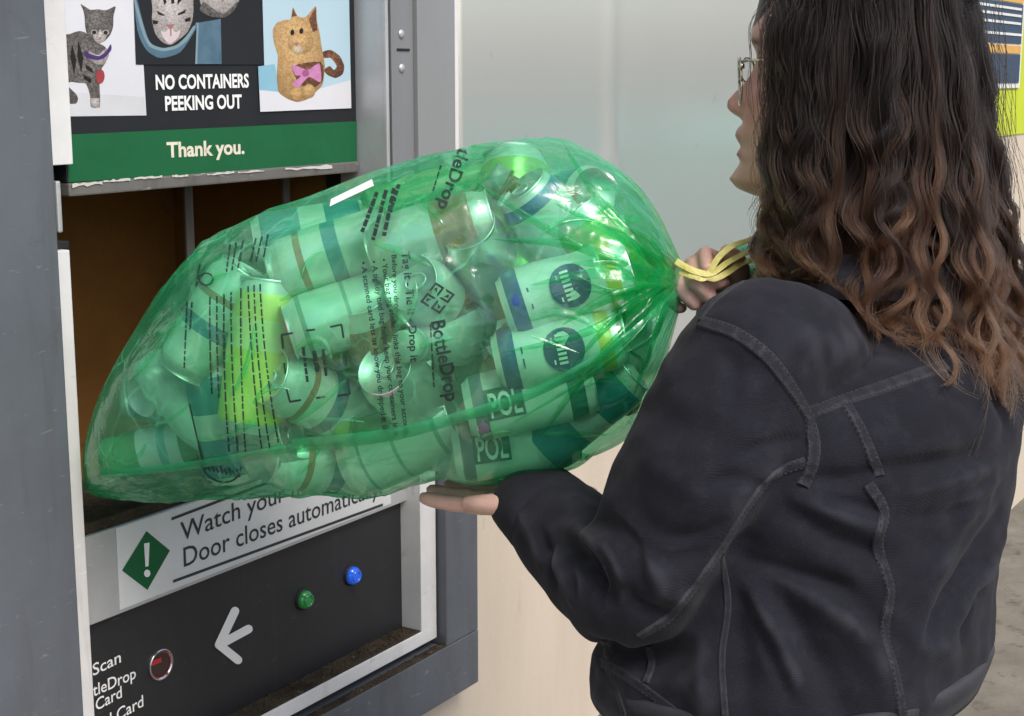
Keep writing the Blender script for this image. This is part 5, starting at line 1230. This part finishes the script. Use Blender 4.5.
seam([(604, 640), (612, 672), (628, 725)], .006, .002, stitch=False, seed=8); seam([(648, 646), (652, 664), (646, 682)], .007, .0022, stitch=False, seed=9)
seam([(585, 655), (620, 672), (660, 700), (690, 725)], .009, .002, seed=10)
seam([(700, 320), (716, 300), (742, 282)], .007, .0016, stitch=False, seed=11)
# waistband
wb = []
for s, g in ((-.005, -.003), (-.01, .001), (.02, .0022), (.05, .0030), (.08, .0032), (.095, .0015), (.10, -.004)):
    a = np.interp(s, [0, .08], [.208, .210]); b_ = np.interp(s, [0, .08], [.160, .162]); wb.append(jring(s - .025, a + g, b_ + g, 0, 120))
nr = len(wb); v = [p + (p - np.mean(wb[i], 0)) / np.linalg.norm(p - np.mean(wb[i], 0)) * .0012 * math.sin(j * .9 + math.sin(j * .37) * 2) * (1 if 1 < i < 6 else 0) for i in range(nr) for j, p in enumerate(wb[i])]
pydata('waistband', v, [(i * 120 + j, i * 120 + (j + 1) % 120, (i + 1) * 120 + (j + 1) % 120, (i + 1) * 120 + j) for i in range(nr - 1) for j in range(120)], M['denim_seam'], jacket, True)
# cuff of the left sleeve
cax = W(530, 500, 1.492) - W(570, 534, 1.432); cax /= np.linalg.norm(cax); c0 = W(553, 517, 1.460)
v = []; nrr = [( -.004, .0475), (0, .0495), (.012, .0495), (.024, .0480), (.036, .0470), (.046, .0462), (.050, .0450), (.050, .040), (.040, .036)]
e1_ = np.cross(cax, ZU); e1_ /= np.linalg.norm(e1_); e2_ = np.cross(e1_, cax)
for t, r_ in nrr:
    for j in range(48):
        a = 2 * math.pi * j / 48; rw = r_ + .0008 * math.sin(5 * a + t * 90); v.append(c0 + cax * (t - .006) + e1_ * rw * 1.0 * math.cos(a) + e2_ * rw * .86 * math.sin(a))
cuff = pydata('cuff', v, grid_faces(len(nrr), 48), M['denim'], jacket, True)
slit = catmull(np.array([W(533, 524, 1.40), W(538, 513, 1.40), W(542, 504, 1.40)]), 4)
cb = BVHTree.FromPolygons([tuple(map(float, p)) for p in v], grid_faces(len(nrr), 48))
def oncuff(px, py):
    r = Vector(ray(px, py)).normalized(); h = cb.ray_cast(Vector(CAM), r); return np.array(h[0] if h[0] is not None else W(px, py, 1.44)) - np.array(r) * .001
tube('cuff_stud', [oncuff(545, 536), oncuff(549, 528), oncuff(553, 519)], .0009, M['chrome'], cuff, 6)
# metal button on the front edge
M['button'] = plain('dark_metal_button', (.16, .15, .14), .3, .9)
bp = onjacket(590, 664)
if bp is not None:
    m_ = lathe_mesh('button', [(.0001, .0035), (.004, .0032), (.0065, .002), (.0075, 0)], 20, False); bo = link('button', m_, M['button'], jacket, True); hb = jb.find_nearest(Vector(bp)); bo.matrix_parent_inverse = Matrix(); bo.location = Vector(bp) + hb[1] * .003; bo.rotation_euler = hb[1].to_track_quat('Z', 'Y').to_euler()
# collar, shirt hem, trousers, shoes
col_r = [[SH + ZU * z + HF * oy + TR * r_ * math.cos(t) + TF * r_ * .92 * math.sin(t) for t in np.linspace(0, 2 * math.pi, 40, endpoint=False)] for z, r_, oy in ((.030, .078, 0), (.055, .070, 0), (.068, .073, 0), (.052, .088, 0), (.030, .098, 0))]
v = [p for r_ in col_r for p in r_]; pydata('collar', v, grid_faces(len(col_r), 40), M['denim'], jacket, True)
M['shirt'] = surf('pale_cotton', (.62, .66, .72), (.52, .56, .63), scale=30, rough=.85, bscale=260, bstr=.3, spec=.2)
shr = [jring(s, a, b_, 0, 60) for s, a, b_ in ((.05, .19, .135), (-.06, .200, .132), (-.12, .212, .138), (-.30, .216, .142), (-.305, .205, .135))]
pydata('shirt', [p for r_ in shr for p in r_], grid_faces(len(shr), 60), M['shirt'], person, True)
M['jeans'] = denim_mat('blue_jeans', (.12, .17, .26), (.30, .36, .45))
def leg_cloth(sg):
    h = hip + TR * .09 * sg - ZU * .02; k = h - ZU * .38 + TF * .02; a = np.array([h[0], h[1], .08]) - TF * .01; return limb([h + ZU * .10, h, k, a], [.098, .102, .072, .060], 6, 22)
tm = remesh('trousers', [leg_cloth(-1), leg_cloth(1), ring_loft([[hip + ZU * z + TR * a * math.cos(t) + TF * b_ * math.sin(t) for t in np.linspace(0, 2 * math.pi, 30, endpoint=False)] for z, a, b_ in ((-.08, .17, .12), (.0, .185, .125), (.07, .17, .115))])], .008, 4)
link('trousers', tm, M['jeans'], person, True)
M['shoe'] = plain('dark_shoe', (.03, .03, .032), .6)
for sg in (-1, 1):
    a = np.array([*(hip + TR * .09 * sg)[:2], 0.0]); sm_ = remesh('shoe', [limb([a - TF * .07 + ZU * .04, a + TF * .05 + ZU * .038, a + TF * .16 + ZU * .028, a + TF * .18 + ZU * .025], [.038, .040, .032, .015], 5, 16)], .006, 3)
    sv = get_v(sm_); sv[:, 2] = np.maximum(sv[:, 2], .002); set_v(sm_, sv); link('shoe', sm_, M['shoe'], person, True)

# ---- glasses
gl_ = empty('eyeglasses', tuple(hpt(0, .10, 0))); tag(gl_, 'thin silver framed eyeglasses worn by the person', 'glasses')
M['wire'] = plain('silver_wire', (.60, .55, .47), .22, 1.0)
lensm, nt, b = nodemat('spectacle_lens'); out = nt.nodes['Material Output']; tr_ = nt.nodes.new('ShaderNodeBsdfTransparent'); tr_.inputs[0].default_value = (.93, .95, .95, 1); g_ = nt.nodes.new('ShaderNodeBsdfGlossy'); g_.inputs['Roughness'].default_value = .03; ms = nt.nodes.new('ShaderNodeMixShader'); ms.inputs[0].default_value = .10
nt.links.new(tr_.outputs[0], ms.inputs[1]); nt.links.new(g_.outputs[0], ms.inputs[2]); nt.links.new(ms.outputs[0], out.inputs[0])
def gpt(x, z): return hpt(x, .1015 - 2.4 * x * x - .06 * max(0, -z - .0), z - .009)
for sg in (-1, 1):
    loop = [gpt(sg * (.034 + .0255 * math.copysign(abs(math.cos(t)) ** .8, math.cos(t))), -.008 + .0225 * math.copysign(abs(math.sin(t)) ** .8, math.sin(t))) for t in np.linspace(0, 2 * math.pi, 36)]
    o = tube('lens_rim', loop, .00115, M['wire'], gl_, 8)
    o = pydata('lens', loop[:-1] + [np.mean(loop[:-1], 0)], [(k, (k + 1) % 35, 35) for k in range(35)], lensm, gl_, True)
    tube('temple', [gpt(sg * .060, .010), hpt(sg * .068, .085, .002), hpt(sg * .073, .04, .003), hpt(sg * .076, -.01, .003), hpt(sg * .076, -.03, -.015)], .0013, M['wire'], gl_, 8)
    m_ = lathe_mesh('hinge', [(.0001, .003), (.0028, .002), (.003, -.002), (.0001, -.003)], 12, False); ho = link('hinge', m_, M['wire'], gl_, True); ho.matrix_parent_inverse = gl_.matrix_basis.inverted(); ho.location = Vector(gpt(sg * .060, .006))
    tube('nose_pad', [gpt(sg * .010, -.010), hpt(sg * .011, .100, -.014), hpt(sg * .012, .098, -.018)], .0012, M['wire'], gl_, 6)
tube('bridge', [gpt(-.0095, 0), hpt(0, .100, -.004), gpt(.0095, 0)], .0012, M['wire'], gl_, 8)

# ---- hair
def hair():
    r = np.random.default_rng(11); NP = 40; tcol = []; pos = []
    t = np.linspace(0, 1, NP)
    LOCKS, PER = 300, 80
    for L in range(LOCKS):
        az = math.radians(r.uniform(47, 313)); lam = r.uniform(0, 1) ** .7
        if L % 7 == 0: az = math.radians(r.choice([-1, 1]) * r.uniform(50, 76)) % (2 * math.pi); lam = r.uniform(.75, 1)
        fr_ = .5 + .5 * math.cos(az)                    # 1 at the face, 0 at the back
        # root on the scalp
        el = math.radians(r.uniform(8, 84) if lam < .6 else r.uniform(45, 88)); R0 = np.array([.074, .097, .127])
        ca_, sa_ = math.cos(az), math.sin(az)
        root = np.array([R0[0] * sa_ * math.cos(el), R0[1] * ca_ * math.cos(el) - .004, R0[2] * math.sin(el)])
        # shell where it is widest and where it ends
        rb = np.interp(abs(math.degrees(az) - 180), [0, 60, 90, 120, 150], [.130, .126, .114, .112, .112]) * (.60 + .40 * lam)
        zend = np.interp(abs(math.degrees(az) - 180), [0, 50, 90, 120, 150], [-.302, -.282, -.252, -.226, -.200]) + r.normal() * .024 - .0
        re = rb * np.interp(abs(math.degrees(az) - 180), [0, 90, 150], [1.32, 1.24, .96])
        spread = r.normal() * .10
        cp = [root, root * np.array([1.10, 1.10, 1]) + np.array([sa_, min(ca_, -.1), 0]) * .012 + np.array([0, 0, .006])]
        for z, rr, da in ((.075, rb * .70, 0), (.04, rb * .81, .1), (.0, rb * .90, .2), (-.07, rb * 1.0, .4), (-.15, (rb + re) / 2, .7), (zend * .5 - .09, re * .99, .85), (zend, re, 1)):
            if z < root[2] - .015 and z >= zend - .001:
                a2 = az + spread * da
                if math.cos(az) > .05 and -.12 < z < .06: rr = max(rr, .079 / max(.3, abs(math.sin(a2))))
                cp.append(np.array([rr * math.sin(a2), rr * math.cos(a2) - .008, z]))
        c = catmull(np.array(cp), 10); sl = np.r_[0, np.cumsum(np.linalg.norm(np.diff(c, axis=0), axis=1))]; g = np.stack([np.interp(t * sl[-1], sl, c[:, k]) for k in range(3)], 1)
        ln = sl[-1]
        # waves that turn into curls towards the ends
        st_ = r.uniform(.08, .42); amp = (.0022 + .0185 * np.clip((t - st_) / (1 - st_), 0, 1) ** 1.35) * r.uniform(.35, 1.5); wl_ = r.uniform(.080, .145); ph_ = 5 * az + r.normal() * 1.4; sgn = r.choice([-1, 1])
        phase = ph_ + 2 * math.pi * np.cumsum(np.gradient(t) * ln / (wl_ * (1 - .48 * t)))
        rad = np.stack([np.sin(np.full(NP, az)), np.cos(np.full(NP, az)), np.zeros(NP)], 1); tang = np.stack([rad[:, 1], -rad[:, 0], np.zeros(NP)], 1)
        off = rad * (amp * .8 * np.cos(phase))[:, None] + tang * (amp * sgn * np.sin(phase))[:, None] + ZU * (amp * .35 * np.sin(2 * phase + 1))[:, None]
        ltint = r.normal() * .15
        # strands of the lock
        k = PER; ro = r.normal(size=(k, 3)) * np.array([.006, .006, .006]); 
        disc = r.normal(size=(k, 2)) * np.array([.0045, .0080]) * r.uniform(.4, 1.5); clump = (1.0 - .50 * t) * (.55 + .45 * np.cos(6.28 * t * 2 + ph_) ** 2 * t + .45 * (1 - t))
        ph2 = r.normal(size=k) * .22; la = r.uniform(.80, 1.0, size=k)
        for j in range(k):
            tj = t * la[j]; gi = np.stack([np.interp(tj, t, g[:, q]) for q in range(3)], 1); oi = np.stack([np.interp(tj, t, off[:, q]) for q in range(3)], 1)
            fz = np.sin(tj * r.uniform(9, 22) + r.uniform(0, 6.28))[:, None] * r.normal(size=3) * .0007 * (.3 + tj)[:, None]
            p = gi + oi * (1 + ph2[j] * .4) + rad * (disc[j, 0] * clump)[:, None] + tang * (disc[j, 1] * clump)[:, None] + ro[j] * (np.exp(-t * 5))[:, None] + fz
            pos.append(p); tcol.append(np.clip(tj + ltint + r.normal() * .05, 0, 1))
    for L in range(60):                                  # stray strands
        az = math.radians(r.uniform(75, 285)); rb = .105 + .04 * abs(math.sin(az / 2)); z0 = r.uniform(-.02, .06); ze = z0 - r.uniform(.12, .30)
        zz = z0 + (ze - z0) * t; rr = rb * (.86 + .24 * t + .03 * np.sin(t * r.uniform(6, 12) + r.uniform(0, 6))); aa = az + .12 * np.sin(t * r.uniform(5, 11) + r.uniform(0, 6)) * t
        pos.append(np.stack([rr * np.sin(aa), rr * np.cos(aa) - .008, zz], 1)); tcol.append(np.clip(t * .8, 0, 1))
    P = np.array(pos); S = P.shape[0]
    Wp = HC + P[..., 0:1] * HL + P[..., 1:2] * HF + P[..., 2:3] * ZU
    # lie on the jacket instead of sinking into it
    low = np.argwhere(Wp[..., 2] < SH[2] + .075)
    flat = Wp[low[:, 0], low[:, 1]]
    for i in range(len(low)):
        q = Vector(flat[i]); h = jb.find_nearest(q, .12)
        if h[0] is None: continue
        d = (q - h[0]).dot(h[1])
        if d < .007: flat[i] = np.array(h[0] + h[1] * (.007 + .006 * ((i * 7919) % 13) / 13))
    Wp[low[:, 0], low[:, 1]] = flat
    # soften the kinks left by that
    for _ in range(2): Wp[:, 1:-1] = Wp[:, 1:-1] * .5 + .25 * (Wp[:, 2:] + Wp[:, :-2])
    hc = bpy.data.hair_curves.new('hair'); hc.add_curves([NP] * S)
    hc.attributes['position'].data.foreach_set('vector', Wp.astype(np.float32).ravel())
    at = hc.attributes.get('radius') or hc.attributes.new('radius', 'FLOAT', 'POINT')
    at.data.foreach_set('value', (np.tile(.00026 * (1 - .45 * t), (S, 1)) * r.uniform(.75, 1.25, size=(S, 1))).astype(np.float32).ravel())
    ta = hc.attributes.new('along', 'FLOAT', 'POINT'); ta.data.foreach_set('value', np.array(tcol).astype(np.float32).ravel())
    m = bpy.data.materials.new('brown_hair'); m.use_nodes = True; nt = m.node_tree; nt.nodes.remove(nt.nodes['Principled BSDF']); out = nt.nodes['Material Output']
    hb = nt.nodes.new('ShaderNodeBsdfHairPrincipled'); hb.model = 'CHIANG'; hb.parametrization = 'COLOR'
    a = nt.nodes.new('ShaderNodeAttribute'); a.attribute_name = 'along'
    c = ramp(nt, a.outputs['Fac'], [(0, (.0042, .0030, .0028)), (.45, (.0075, .0048, .0042)), (.66, (.024, .0125, .0085)), (.84, (.060, .029, .016)), (1, (.105, .052, .027))]); nt.links.new(c, hb.inputs['Color'])
    hb.inputs['Roughness'].default_value = .38; hb.inputs['IOR'].default_value = 1.36; hb.inputs['Radial Roughness'].default_value = .5; hb.inputs['Random Roughness'].default_value = .3
    nt.links.new(hb.outputs[0], out.inputs[0])
    o = bpy.data.objects.new('hair', hc); COL.objects.link(o); hc.materials.append(m); o.parent = person
    o['label'] = 'long dark brown wavy hair with lighter curled ends'
    return o
hair()
